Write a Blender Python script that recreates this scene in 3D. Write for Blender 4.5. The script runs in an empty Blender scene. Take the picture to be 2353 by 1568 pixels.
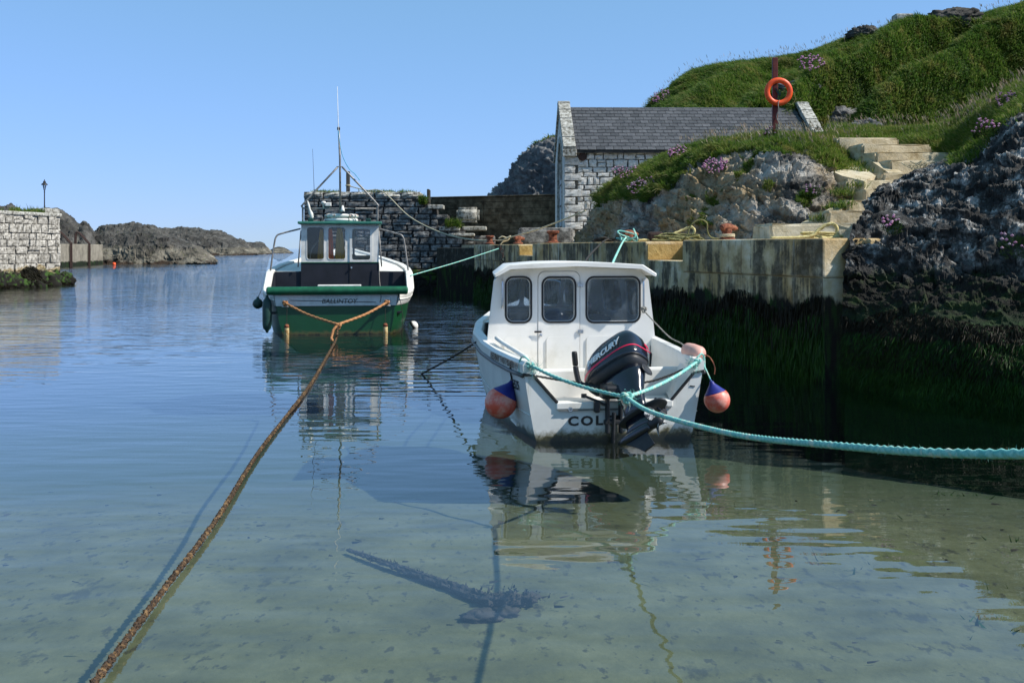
import bpy, bmesh, math, random
import numpy as np
from mathutils import Vector, Matrix, Euler

random.seed(7); rng = np.random.default_rng(7)
R = math.radians
scene = bpy.context.scene
col = scene.collection

# ------------------------------------------------------------------ camera, sky, sun, exposure
F, CX, HY, CZ = 2287.0, 1176.0, 570.0, 2.0       # level 35 mm lens, eye 2 m above the water
cam_d = bpy.data.cameras.new('camera'); cam = bpy.data.objects.new('camera', cam_d); col.objects.link(cam)
cam.location = (0, 0, CZ); cam.rotation_euler = (R(90), 0, 0)
cam_d.sensor_width = 36.0; cam_d.lens = 35.0; cam_d.shift_y = -214.0 / 2352.0
cam_d.clip_start = 0.05; cam_d.clip_end = 40000
scene.camera = cam

SUN_EL, SUN_AZ = R(45), R(-12)                      # azimuth from +X towards +Y
world = bpy.data.worlds.new('World'); scene.world = world; world.use_nodes = True
wn = world.node_tree; wn.nodes.clear()
wo = wn.nodes.new('ShaderNodeOutputWorld'); wb = wn.nodes.new('ShaderNodeBackground')
sky = wn.nodes.new('ShaderNodeTexSky'); sky.sky_type = 'NISHITA'; sky.sun_disc = False
sky.sun_elevation = SUN_EL; sky.sun_rotation = R(90) - SUN_AZ
sky.air_density = 1.0; sky.dust_density = 0.0; sky.ozone_density = 6.0; sky.altitude = 0
wb.inputs['Strength'].default_value = 0.107
sep = wn.nodes.new('ShaderNodeSeparateColor'); cmb = wn.nodes.new('ShaderNodeCombineColor')   # even, clear blue of the photographed sky
wn.links.new(sky.outputs[0], sep.inputs[0])
for i_, (k_, g_) in enumerate(((1.38, .48), (2.26, .38), (1.67, .78))):
    p_ = wn.nodes.new('ShaderNodeMath'); p_.operation = 'POWER'; p_.inputs[1].default_value = g_; wn.links.new(sep.outputs[i_], p_.inputs[0])
    q_ = wn.nodes.new('ShaderNodeMath'); q_.operation = 'MULTIPLY'; q_.inputs[1].default_value = k_; wn.links.new(p_.outputs[0], q_.inputs[0]); wn.links.new(q_.outputs[0], cmb.inputs[i_])
wn.links.new(cmb.outputs[0], wb.inputs[0]); wn.links.new(wb.outputs[0], wo.inputs[0])

sun_d = bpy.data.lights.new('sun', 'SUN'); sun = bpy.data.objects.new('sun', sun_d); col.objects.link(sun)
sun_d.energy = 4.6; sun_d.angle = R(0.53); sun_d.color = (1.0, 0.95, 0.86)
sdir = Vector((math.cos(SUN_EL) * math.cos(SUN_AZ), math.cos(SUN_EL) * math.sin(SUN_AZ), math.sin(SUN_EL)))
sun.rotation_euler = sdir.to_track_quat('Z', 'Y').to_euler()
vs = scene.view_settings
vs.view_transform = 'Standard'; vs.look = 'None'; vs.exposure = 0.4; vs.gamma = 1.0; vs.use_curve_mapping = False
scene.render.engine = 'CYCLES'
scene.cycles.max_bounces = 8; scene.cycles.transparent_max_bounces = 16
scene.cycles.caustics_reflective = False; scene.cycles.caustics_refractive = False
try: scene.cycles.use_denoising = True
except Exception: pass

# ------------------------------------------------------------------ helpers
def W(px, py, Y):
    return Vector(((px - CX) * Y / F, Y, CZ + (HY - py) * Y / F))

def tag(o, label=None, cat=None, group=None, kind=None):
    if label: o['label'] = label
    if cat: o['category'] = cat
    if group: o['group'] = group
    if kind: o['kind'] = kind
    return o

def empty(name, loc=(0, 0, 0), rz=0.0, label=None, cat=None, group=None):
    o = bpy.data.objects.new(name, None); col.objects.link(o)
    o.location = loc; o.rotation_euler = (0, 0, rz); o.empty_display_size = 0.1
    return tag(o, label, cat, group)

def put(name, me, mat=None, parent=None, loc=None, rot=None, scale=None):
    o = bpy.data.objects.new(name, me); col.objects.link(o)
    if mat is not None and len(me.materials) == 0: me.materials.append(mat)
    if parent is not None: o.parent = parent
    if loc is not None: o.location = loc
    if rot is not None: o.rotation_euler = rot
    if scale is not None: o.scale = scale
    return o

def mesh_np(name, V, faces, smooth=False):
    """V (n,3); faces (m,k) array of constant size, or list of such arrays"""
    if not isinstance(faces, list): faces = [faces]
    me = bpy.data.meshes.new(name)
    V = np.asarray(V, dtype=np.float32)
    me.vertices.add(len(V)); me.vertices.foreach_set('co', V.ravel())
    nl = sum(f.size for f in faces); nf = sum(len(f) for f in faces)
    me.loops.add(nl); me.polygons.add(nf)
    me.loops.foreach_set('vertex_index', np.concatenate([f.ravel() for f in faces]).astype(np.int32))
    st = []; s = 0
    for f in faces:
        st.append(s + np.arange(len(f)) * f.shape[1]); s += f.size
    me.polygons.foreach_set('loop_start', np.concatenate(st).astype(np.int32))
    me.polygons.foreach_set('use_smooth', np.full(nf, smooth, dtype=bool))
    me.update(calc_edges=True)
    return me

class MB:
    def __init__(s): s.v = []; s.f = []
    def add(s, vs, fs):
        b = len(s.v); s.v += [tuple(v) for v in vs]; s.f += [tuple(b + i for i in f) for f in fs]; return s
    def box(s, c, d, rot=None, top=None):
        hx, hy, hz = d[0] / 2, d[1] / 2, d[2] / 2
        vs = [Vector((x * hx, y * hy, z * hz)) for z in (-1, 1) for y in (-1, 1) for x in (-1, 1)]
        if top:
            for i in range(4, 8): vs[i].x *= top[0]; vs[i].y *= top[1]
        if rot is not None: vs = [rot @ v for v in vs]
        c = Vector(c)
        return s.add([v + c for v in vs], [(0, 2, 3, 1), (4, 5, 7, 6), (0, 1, 5, 4), (2, 6, 7, 3), (0, 4, 6, 2), (1, 3, 7, 5)])
    def cbox(s, c, d, ch=0.01, rot=None):
        """box with chamfered edges"""
        bm = bmesh.new(); bmesh.ops.create_cube(bm, size=1.0)
        bmesh.ops.scale(bm, vec=d, verts=bm.verts)
        bmesh.ops.bevel(bm, geom=list(bm.edges), offset=ch, segments=2, affect='EDGES', profile=0.5)
        M = rot.to_4x4() if rot is not None else Matrix()
        return s._bm(bm, Matrix.Translation(Vector(c)) @ M)
    def _bm(s, bm, M):
        bm.verts.index_update()
        s.add([M @ v.co for v in bm.verts], [[v.index for v in f.verts] for f in bm.faces]); bm.free(); return s
    def tube(s, pts, r, n=8, caps=True, closed=False, strands=0, pitch=.1, amp=.16, lump=0.0):
        P = [Vector(p) for p in pts]; m = len(P)
        rr = r if hasattr(r, '__len__') else [r] * m
        T = []
        for i in range(m):
            a = P[(i - 1) % m] if (closed or i > 0) else P[i]; b = P[(i + 1) % m] if (closed or i < m - 1) else P[i]
            t = b - a; T.append(t.normalized() if t.length > 1e-9 else Vector((0, 0, 1)))
        up = Vector((0, 0, 1)) if abs(T[0].z) < .9 else Vector((1, 0, 0))
        nrm = (up - T[0] * up.dot(T[0])).normalized(); b0 = len(s.v); L = 0.0
        for i in range(m):
            if i: L += (P[i] - P[i - 1]).length
            nrm = (nrm - T[i] * nrm.dot(T[i])).normalized(); bi = T[i].cross(nrm)
            for k in range(n):
                a = 2 * math.pi * k / n; q = rr[i]
                if strands: q *= 1 + amp * math.cos(strands * a - 2 * math.pi * L / pitch)
                if lump: q *= 1 + lump * (random.random() - .4)
                s.v.append(tuple(P[i] + (nrm * math.cos(a) + bi * math.sin(a)) * q))
        for i in range(m if closed else m - 1):
            j = (i + 1) % m
            for k in range(n):
                k2 = (k + 1) % n
                s.f.append((b0 + i * n + k, b0 + i * n + k2, b0 + j * n + k2, b0 + j * n + k))
        if caps and not closed:
            s.f.append(tuple(b0 + k for k in reversed(range(n)))); s.f.append(tuple(b0 + (m - 1) * n + k for k in range(n)))
        return s
    def lathe(s, prof, n=20, M=None):
        M = M or Matrix(); b0 = len(s.v); m = len(prof)
        for (r, z) in prof:
            for k in range(n):
                a = 2 * math.pi * k / n; s.v.append(tuple(M @ Vector((r * math.cos(a), r * math.sin(a), z))))
        for i in range(m - 1):
            for k in range(n):
                k2 = (k + 1) % n; s.f.append((b0 + i * n + k, b0 + i * n + k2, b0 + (i + 1) * n + k2, b0 + (i + 1) * n + k))
        s.f.append(tuple(b0 + k for k in reversed(range(n)))); s.f.append(tuple(b0 + (m - 1) * n + k for k in range(n)))
        return s
    def loft(s, rings, closed=False, caps=False):
        """rings: list of equal-length point lists"""
        b0 = len(s.v); n = len(rings[0])
        for r_ in rings: s.v += [tuple(p) for p in r_]
        for i in range(len(rings) - 1):
            for k in range(n if closed else n - 1):
                k2 = (k + 1) % n; s.f.append((b0 + i * n + k, b0 + i * n + k2, b0 + (i + 1) * n + k2, b0 + (i + 1) * n + k))
        if caps:
            s.f.append(tuple(b0 + k for k in reversed(range(n)))); s.f.append(tuple(b0 + (len(rings) - 1) * n + k for k in range(n)))
        return s
    def panel(s, outer, holes, mp, t):
        """flat sheet with holes; mp(u, v, d) maps to space, d in 0..t"""
        bm = bmesh.new(); loops = []
        for lp in [outer] + list(holes):
            vs_ = [bm.verts.new((u, v, 0)) for (u, v) in lp]
            for i in range(len(vs_)): bm.edges.new((vs_[i], vs_[(i + 1) % len(vs_)]))
            loops.append(len(vs_))
        bm.verts.index_update()
        bmesh.ops.triangle_fill(bm, use_beauty=True, use_dissolve=False, edges=list(bm.edges))
        bm.verts.index_update()
        uv = [(v.co.x, v.co.y) for v in bm.verts]
        tri = []
        for f in bm.faces:
            ix = [v.index for v in f.verts]
            (ax, ay), (bx, by), (cx, cy) = (uv[i] for i in ix)
            if (bx - ax) * (cy - ay) - (cx - ax) * (by - ay) < 0: ix.reverse()
            tri.append(ix)
        n = len(uv); bm.free()
        vv = [mp(u, v, 0) for (u, v) in uv] + [mp(u, v, t) for (u, v) in uv]
        fs = [tuple(x) for x in tri] + [tuple(n + i for i in reversed(x)) for x in tri]
        o = 0
        for L in loops:
            for i in range(L):
                a, b = o + i, o + (i + 1) % L; fs.append((a, n + a, n + b, b))
            o += L
        return s.add(vv, fs)
    def prism(s, poly, z0, z1, ch=0.0):
        bm = bmesh.new()
        a = [bm.verts.new((x, y, z0)) for x, y in poly]; b = [bm.verts.new((x, y, z1)) for x, y in poly]
        n = len(poly); bm.faces.new(list(reversed(a))); bm.faces.new(b)
        for i in range(n): bm.faces.new((a[i], a[(i + 1) % n], b[(i + 1) % n], b[i]))
        bmesh.ops.recalc_face_normals(bm, faces=list(bm.faces))
        if ch: bmesh.ops.bevel(bm, geom=list(bm.edges), offset=ch, segments=2, affect='EDGES', profile=.5)
        return s._bm(bm, Matrix())
    def mesh(s, name, smooth=False, recalc=True):
        me = bpy.data.meshes.new(name); me.from_pydata(s.v, [], s.f)
        if recalc:
            bm = bmesh.new(); bm.from_mesh(me); bmesh.ops.recalc_face_normals(bm, faces=list(bm.faces)); bm.to_mesh(me); bm.free()
        me.update()
        if smooth == 'auto':
            me.polygons.foreach_set('use_smooth', [True] * len(me.polygons))
            try: me.set_sharp_from_angle(angle=R(38))
            except Exception: pass
        elif smooth: me.polygons.foreach_set('use_smooth', [True] * len(me.polygons))
        return me
    def build(s, name, mat, parent=None, smooth=False, loc=None, rot=None, recalc=True):
        return put(name, s.mesh(name, smooth, recalc), mat, parent, loc, rot)

def spline(pts, step=None, n=None, closed=False):
    P = [Vector(p) for p in pts]; out = []; m = len(P)
    seg = m if closed else m - 1
    for i in range(seg):
        if closed: a, b, c, d = P[(i - 1) % m], P[i], P[(i + 1) % m], P[(i + 2) % m]
        else: a, b, c, d = P[max(i - 1, 0)], P[i], P[i + 1], P[min(i + 2, m - 1)]
        k = n if n else max(2, int((c - b).length / step))
        for j in range(k):
            t = j / k; t2 = t * t; t3 = t2 * t
            out.append(.5 * ((2 * b) + (c - a) * t + (2 * a - 5 * b + 4 * c - d) * t2 + (3 * b - a - 3 * c + d) * t3))
    if not closed: out.append(P[-1])
    return out

def rr(x0, x1, z0, z1, r, n=5):
    pts = []
    for cx_, cz_, a0 in ((x1 - r, z0 + r, -90), (x1 - r, z1 - r, 0), (x0 + r, z1 - r, 90), (x0 + r, z0 + r, 180)):
        for i in range(n + 1):
            a = R(a0 + 90 * i / n); pts.append((cx_ + r * math.cos(a), cz_ + r * math.sin(a)))
    return pts

def text_mesh(body, size, ext=0.001, shear=0.0, bold=0.0, align='CENTER', space=1.0):
    cu = bpy.data.curves.new('lettering', 'FONT'); cu.body = body; cu.size = size; cu.extrude = ext
    cu.shear = shear; cu.space_character = space; cu.offset = bold; cu.align_x = align; cu.align_y = 'CENTER'; cu.resolution_u = 3
    o = bpy.data.objects.new('lettering_tmp', cu); col.objects.link(o)
    dg = bpy.context.evaluated_depsgraph_get(); dg.update()
    me = bpy.data.meshes.new_from_object(o.evaluated_get(dg)); me.materials.clear()
    bpy.data.objects.remove(o); bpy.data.curves.remove(cu)
    return me

# gradient noise on arrays
_p = np.random.default_rng(3).permutation(256); _p = np.concatenate([_p, _p, _p])
_g = np.random.default_rng(4).normal(size=(256, 3)); _g /= np.linalg.norm(_g, axis=1)[:, None]
def perlin(P):
    P = np.asarray(P, dtype=np.float64); I = np.floor(P).astype(int); f = P - I; I &= 255
    u = f * f * f * (f * (f * 6 - 15) + 10); out = 0
    for dx in (0, 1):
        for dy in (0, 1):
            for dz in (0, 1):
                h = _p[_p[_p[I[..., 0] + dx] + I[..., 1] + dy] + I[..., 2] + dz] & 255
                d = (_g[h] * (f - np.array([dx, dy, dz]))).sum(-1)
                w = (u[..., 0] if dx else 1 - u[..., 0]) * (u[..., 1] if dy else 1 - u[..., 1]) * (u[..., 2] if dz else 1 - u[..., 2])
                out = out + d * w
    return out * 1.5
def fbm(P, sc, octv=4, gain=.5, ridged=False):
    P = np.asarray(P) * sc; a = 1.0; s = 0; t = 0
    for i in range(octv):
        n = perlin(P + 17.3 * i)
        if ridged: n = 1 - 2 * np.abs(n)
        s = s + a * n; t += a; a *= gain; P = P * 2.03
    return s / t

_fc = np.random.default_rng(5).random((256, 3)); _fg = np.random.default_rng(6).normal(size=(256, 3)); _fh = np.random.default_rng(8).normal(size=256)
def facet(P, sc):
    """broken-rock relief: each nearest cell is a small tilted plane"""
    P = np.asarray(P) * sc; sh = P.shape[:-1]; P = P.reshape(-1, 3); I = np.floor(P).astype(int)
    best = np.full(len(P), 9e9); out = np.zeros(len(P))
    for dx in (-1, 0, 1):
        for dy in (-1, 0, 1):
            for dz in (-1, 0, 1):
                C = I + np.array([dx, dy, dz]); h = _p[_p[_p[C[:, 0] & 255] + (C[:, 1] & 255)] + (C[:, 2] & 255)] & 255
                d = P - (C + _fc[h]); q = (d * d).sum(1); m = q < best
                best = np.where(m, q, best); out = np.where(m, .5 * _fh[h] + (_fg[h] * d).sum(1) * .9, out)
    return np.clip(out, -2, 2).reshape(sh)

def cat_axis(A, n):
    """Catmull-Rom resample along axis 0"""
    m = A.shape[0]; t = np.linspace(0, m - 1, n); i = np.minimum(t.astype(int), m - 2); f = (t - i)
    f = f.reshape((-1,) + (1,) * (A.ndim - 1))
    a, b, c, d = A[np.maximum(i - 1, 0)], A[i], A[i + 1], A[np.minimum(i + 2, m - 1)]
    return .5 * (2 * b + (c - a) * f + (2 * a - 5 * b + 4 * c - d) * f ** 2 + (3 * b - a - 3 * c + d) * f ** 3)
def grid_normals(G):
    N = np.cross(np.gradient(G, axis=1), np.gradient(G, axis=0)); N /= (np.linalg.norm(N, axis=-1, keepdims=True) + 1e-12)
    return N
def ctrl(cols):
    """cols: list of columns, each a list of (px, py, Y)"""
    return np.array([[W(*p) for p in c] for c in cols]).transpose(1, 0, 2)
def patch(C, nr, nc, disp=None, flip_to=(-.3, -1, .8)):
    G = cat_axis(C, nr); G = cat_axis(G.transpose(1, 0, 2), nc).transpose(1, 0, 2)
    N = grid_normals(G)
    if (N * np.array(flip_to)).sum(-1).mean() < 0: N = -N
    if disp is not None: G = G + N * disp(G, N)[..., None]
    return G
def grid_faces(nr, nc):
    i = np.arange(nr * nc).reshape(nr, nc)
    return np.stack([i[:-1, :-1], i[:-1, 1:], i[1:, 1:], i[1:, :-1]], -1).reshape(-1, 4)
def grid_obj(name, G, mat, parent=None, smooth=True):
    me = mesh_np(name, G.reshape(-1, 3), grid_faces(*G.shape[:2]), smooth)
    N = grid_normals(G)
    if N[..., 2].mean() < 0: me.flip_normals()
    return put(name, me, mat, parent)
def scatter(G, n, mask=None):
    """random points on a grid surface: positions, normals, (row, col) in 0..1"""
    A, B, D = G[:-1, :-1], G[:-1, 1:], G[1:, :-1]
    area = np.linalg.norm(np.cross(B - A, D - A), axis=-1)
    if mask is not None: area = area * mask[:-1, :-1]
    c = np.cumsum(area.ravel()); idx = np.minimum(np.searchsorted(c, rng.random(n) * c[-1]), c.size - 1)
    r_, c_ = np.unravel_index(idx, area.shape); a, b = rng.random(n)[:, None], rng.random(n)[:, None]
    P = G[r_, c_] * (1 - a) * (1 - b) + G[r_, c_ + 1] * (1 - a) * b + G[r_ + 1, c_] * a * (1 - b) + G[r_ + 1, c_ + 1] * a * b
    N = grid_normals(G); N = N * np.sign(N[..., 2:3].mean() + 1e-9); return P, N[r_, c_]
def blades(P, D, L, wd, bend):
    """grass or weed blades: P base, D unit direction, L length, wd width, bend (n,3) tip offset / L"""
    n = len(P); L = L[:, None]; rd = rng.normal(size=(n, 3)); S = np.cross(D, rd); S /= np.linalg.norm(S, axis=1, keepdims=True) + 1e-9
    S = S * (wd / 2)[:, None]
    mid = P + D * L * .55 + bend * L * .25; tip = P + D * L + bend * L
    V = np.stack([P - S, P + S, mid - S * .8, mid + S * .8, tip], 1).reshape(-1, 3)
    b = np.arange(n)[:, None] * 5
    return V, np.concatenate([b + np.array([0, 1, 3]), b + np.array([0, 3, 2]), b + np.array([2, 3, 4])])

# ------------------------------------------------------------------ materials
def newmat(name):
    m = bpy.data.materials.new(name); m.use_nodes = True; nt = m.node_tree
    return m, nt, nt.nodes['Principled BSDF']
def nd(nt, t, **kw):
    n = nt.nodes.new(t)
    for k, v in kw.items():
        if k in n.inputs: n.inputs[k].default_value = v
        else: setattr(n, k, v)
    return n
def c4(c): return (c[0], c[1], c[2], 1) if len(c) == 3 else c
def ramp(nt, fac, stops):
    r_ = nt.nodes.new('ShaderNodeValToRGB'); e = r_.color_ramp.elements
    while len(e) > 1: e.remove(e[-1])
    e[0].position = stops[0][0]; e[0].color = c4(stops[0][1])
    for p, c in stops[1:]:
        x = e.new(p); x.color = c4(c)
    nt.links.new(fac, r_.inputs[0]); return r_.outputs[0]
def coords(nt, scale=(1, 1, 1), kind='pos', rot=(0, 0, 0)):
    if kind == 'pos': src = nt.nodes.new('ShaderNodeNewGeometry').outputs['Position']
    else: src = nt.nodes.new('ShaderNodeTexCoord').outputs['Object']
    mp = nt.nodes.new('ShaderNodeMapping'); mp.inputs['Scale'].default_value = scale; mp.inputs['Rotation'].default_value = rot
    nt.links.new(src, mp.inputs[0]); return mp.outputs[0]
def noise(nt, sc, vec, detail=5, rough=.6, out=0, dist=0.0):
    n = nd(nt, 'ShaderNodeTexNoise', Scale=sc, Detail=detail, Roughness=rough, Distortion=dist)
    nt.links.new(vec, n.inputs['Vector']); return n.outputs[out]
def mixc(nt, fac, a, b, mode='MIX'):
    m = nt.nodes.new('ShaderNodeMix'); m.data_type = 'RGBA'; m.blend_type = mode
    for s_, v in ((0, fac), (6, a), (7, b)):
        if isinstance(v, (int, float)): m.inputs[s_].default_value = v
        elif isinstance(v, (tuple, list)): m.inputs[s_].default_value = c4(v)
        else: nt.links.new(v, m.inputs[s_])
    return m.outputs[2]
def math_(nt, op, a, b=None, c=None, clamp=False):
    m = nt.nodes.new('ShaderNodeMath'); m.operation = op; m.use_clamp = clamp
    for i, v in enumerate((a, b, c)):
        if v is None: continue
        if isinstance(v, (int, float)): m.inputs[i].default_value = v
        else: nt.links.new(v, m.inputs[i])
    return m.outputs[0]
def bump(nt, bsdf, h, strength=.3, dist=.02):
    b = nd(nt, 'ShaderNodeBump', Strength=strength, Distance=dist); nt.links.new(h, b.inputs['Height'])
    if bsdf is not None: nt.links.new(b.outputs[0], bsdf.inputs['Normal'])
    return b.outputs[0]
def zpos(nt):
    g = nt.nodes.new('ShaderNodeNewGeometry'); s = nt.nodes.new('ShaderNodeSeparateXYZ'); nt.links.new(g.outputs['Position'], s.inputs[0]); return s.outputs[2]
def smooth(nt, v, lo, hi):
    m = nt.nodes.new('ShaderNodeMapRange'); m.interpolation_type = 'SMOOTHSTEP'
    m.inputs[1].default_value = lo; m.inputs[2].default_value = hi; nt.links.new(v, m.inputs[0]); return m.outputs[0]

def pm(name, stops, scale=4, rough=.8, bump_s=.2, bscale=30, bdist=.01, metallic=0, spec=.4, stretch=(1, 1, 1), detail=5, rnd=0.0, nrough=.6, coat=0):
    """plain procedural: noise through a colour ramp, fine bump, optional per-object brightness"""
    m, nt, b = newmat(name); v = coords(nt, stretch)
    if len(stops[0]) == 3: stops = [(i / max(1, len(stops) - 1) * .4 + .3, c) for i, c in enumerate(stops)]
    c = ramp(nt, noise(nt, scale, v, detail, nrough), stops)
    if rnd:
        oi = nt.nodes.new('ShaderNodeObjectInfo')
        k = math_(nt, 'MULTIPLY_ADD', oi.outputs['Random'], 2 * rnd, 1 - rnd)
        c = mixc(nt, 1.0, c, k, 'MULTIPLY')
    nt.links.new(c, b.inputs['Base Color'])
    b.inputs['Roughness'].default_value = rough; b.inputs['Metallic'].default_value = metallic; b.inputs['Specular IOR Level'].default_value = spec
    b.inputs['Coat Weight'].default_value = coat
    if bump_s: bump(nt, b, noise(nt, bscale, v, 4, .6), bump_s, bdist)
    return m
M = {}
# boats
M['gel'] = pm('white_gelcoat', [(.28, (.60, .57, .50)), (.42, (.74, .72, .67)), (.6, (.80, .78, .74))], scale=2.2, rough=.35, bump_s=.02, spec=.5, detail=8)
def hull_mat(name, top, stain, line=.07):
    m, nt, b = newmat(name); v = coords(nt); z = zpos(nt)
    c = ramp(nt, noise(nt, 3, v, 8), [(.3, tuple(x * .82 for x in top)), (.6, top)])
    vs_ = coords(nt, (14, 14, 1.2)); st = noise(nt, 1.0, vs_, 5, .65)                      # run marks below fittings
    c = mixc(nt, math_(nt, 'MULTIPLY', smooth(nt, st, .60, .78), .55), c, stain)
    h = math_(nt, 'ADD', z, math_(nt, 'MULTIPLY', noise(nt, 9, v, 6, .7), -.22))
    c = mixc(nt, smooth(nt, h, line - .03, line - .13), c, (.10, .085, .03))
    c = mixc(nt, smooth(nt, h, line - .09, line - .16), c, (.012, .014, .008))
    nt.links.new(c, b.inputs['Base Color']); b.inputs['Roughness'].default_value = .4
    bump(nt, b, noise(nt, 60, v, 3), .03, .005)
    return m
M['hull_white'] = hull_mat('weathered_white_hull', (.72, .72, .69), (.36, .33, .25), .07)
M['hull_green'] = hull_mat('green_hull_paint', (.005, .062, .022), (.008, .05, .025), .03)
M['green'] = pm('green_paint', [(.004, .06, .03), (.008, .12, .055)], scale=5, rough=.45, bump_s=.05)
M['teal_roof'] = pm('blue_green_roof_paint', [(.02, .13, .10), (.04, .20, .15)], scale=6, rough=.6)
M['boat_white'] = pm('boat_white_paint', [(.3, (.55, .54, .50)), (.55, (.74, .73, .69))], scale=6, rough=.55, bump_s=.05, detail=8)
M['navy'] = pm('navy_paint', [(.008, .010, .016), (.016, .018, .028)], scale=3, rough=.65, bump_s=.05)
M['black'] = pm('black_rubber', [(.008, .008, .009), (.02, .02, .021)], scale=8, rough=.55, bump_s=.05)
M['trim_grey'] = pm('grey_strake', [(.05, .05, .055), (.12, .12, .12)], scale=8, rough=.4)
M['ledge_shade'] = pm('ledge_shade_grey', [(.10, .10, .10), (.2, .2, .2)], scale=8, rough=.8)
M['metal'] = pm('stainless_steel', [(.45, .45, .45), (.7, .7, .7)], scale=20, rough=.28, metallic=1, bump_s=.02)
M['tube_metal'] = pm('painted_tube', [(.10, .10, .10), (.38, .36, .34)], scale=9, rough=.5, bump_s=.05, metallic=.3)
M['motor'] = pm('motor_black_gloss', [(.004, .006, .012), (.008, .011, .02)], scale=4, rough=.22, bump_s=.01, spec=.6, coat=.4)
M['motor_matt'] = pm('motor_black_matt', [(.010, .012, .016), (.022, .024, .028)], scale=9, rough=.5, bump_s=.05)
M['motor_worn'] = pm('worn_propeller', [(.46, (.012, .014, .018)), (.52, (.55, .55, .55))], scale=14, rough=.4, bump_s=.05)
M['red_decal'] = pm('red_decal', [(.55, .01, .05), (.7, .02, .08)], scale=6, rough=.3, bump_s=0)
M['white_decal'] = pm('white_decal', [(.7, .7, .7), (.8, .8, .8)], scale=6, rough=.35, bump_s=0)
M['letter'] = pm('black_lettering', [(.01, .01, .01), (.02, .02, .02)], scale=6, rough=.5, bump_s=0)
M['letter_brown'] = pm('brown_lettering', [(.10, .07, .05), (.16, .12, .09)], scale=30, rough=.5, bump_s=0)
M['orange_cloth'] = pm('orange_oilskin', [(.9, .13, .02), (.95, .2, .03)], scale=8, rough=.6)
M['mustard_cloth'] = pm('mustard_oilskin', [(.5, .26, .02), (.68, .38, .04)], scale=6, rough=.6)
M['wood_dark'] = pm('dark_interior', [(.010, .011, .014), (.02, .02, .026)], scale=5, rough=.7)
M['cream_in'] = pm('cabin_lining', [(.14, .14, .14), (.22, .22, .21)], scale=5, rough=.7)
M['pink_pvc'] = pm('faded_pink_pvc', [(.3, (.62, .30, .24)), (.65, (.72, .42, .34))], scale=9, rough=.5, detail=8)
M['buoy_blue'] = pm('blue_pvc', [(.012, .015, .16), (.02, .03, .24)], scale=9, rough=.5)
def buoy_red():
    m, nt, b = newmat('faded_red_buoy'); v = coords(nt)
    g = zpos(nt)
    n = noise(nt, 7, v, 7, .65)
    c = mixc(nt, smooth(nt, n, .4, .66), (.70, .10, .06), (.74, .33, .26))
    c = mixc(nt, smooth(nt, noise(nt, 16, v, 7, .7), .64, .74), c, (.20, .11, .05))
    nt.links.new(c, b.inputs['Base Color']); b.inputs['Roughness'].default_value = .45
    b.inputs['Subsurface Weight'].default_value = .15; b.inputs['Subsurface Radius'].default_value = (.05, .01, .01)
    return m
M['buoy_red'] = buoy_red()
M['fender_green'] = pm('dark_green_fender', [(.006, .03, .028), (.015, .06, .05)], scale=9, rough=.45)
M['float_yellow'] = pm('weathered_yellow_float', [(.35, (.30, .16, .05)), (.6, (.62, .50, .26))], scale=14, rough=.7)
M['white_pvc'] = pm('scuffed_white_pvc', [(.36, (.30, .12, .08)), (.44, (.68, .66, .60)), (.7, (.76, .75, .70))], scale=7, rough=.5)
def rope_mat(name, a, b_, c_=None, sc=60):
    m, nt, b = newmat(name); v = coords(nt)
    c = mixc(nt, smooth(nt, noise(nt, sc, v, 5, .7), .35, .65), a, b_)
    if c_: c = mixc(nt, smooth(nt, noise(nt, sc * .35, v, 4), .52, .62), c, c_)
    nt.links.new(c, b.inputs['Base Color']); b.inputs['Roughness'].default_value = .85
    bump(nt, b, noise(nt, 260, v, 3, .7), .5, .004); return m
M['rope_teal'] = rope_mat('teal_polypropylene', (.10, .42, .38), (.30, .62, .54), (.48, .60, .50), 40)
M['rope_brown'] = rope_mat('weedy_brown_rope', (.016, .010, .006), (.085, .045, .018), (.18, .105, .042), 55)
M['rope_orange'] = rope_mat('rusty_orange_rope', (.24, .09, .03), (.48, .24, .10), None, 40)
M['rope_tan'] = rope_mat('tan_rope', (.40, .34, .22), (.58, .52, .36), None, 40)
M['rope_olive'] = rope_mat('olive_rope', (.10, .10, .03), (.28, .26, .10), None, 40)
M['rope_dark'] = rope_mat('dark_rope', (.008, .008, .008), (.035, .032, .028), None, 40)
M['rope_grey'] = rope_mat('grey_rope', (.16, .15, .13), (.36, .34, .30), None, 40)
M['rope_yellow'] = rope_mat('yellow_rope', (.45, .36, .13), (.66, .57, .28), None, 40)
M['twine_blue'] = rope_mat('blue_twine', (.06, .32, .55), (.15, .5, .7), None, 40)
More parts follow.
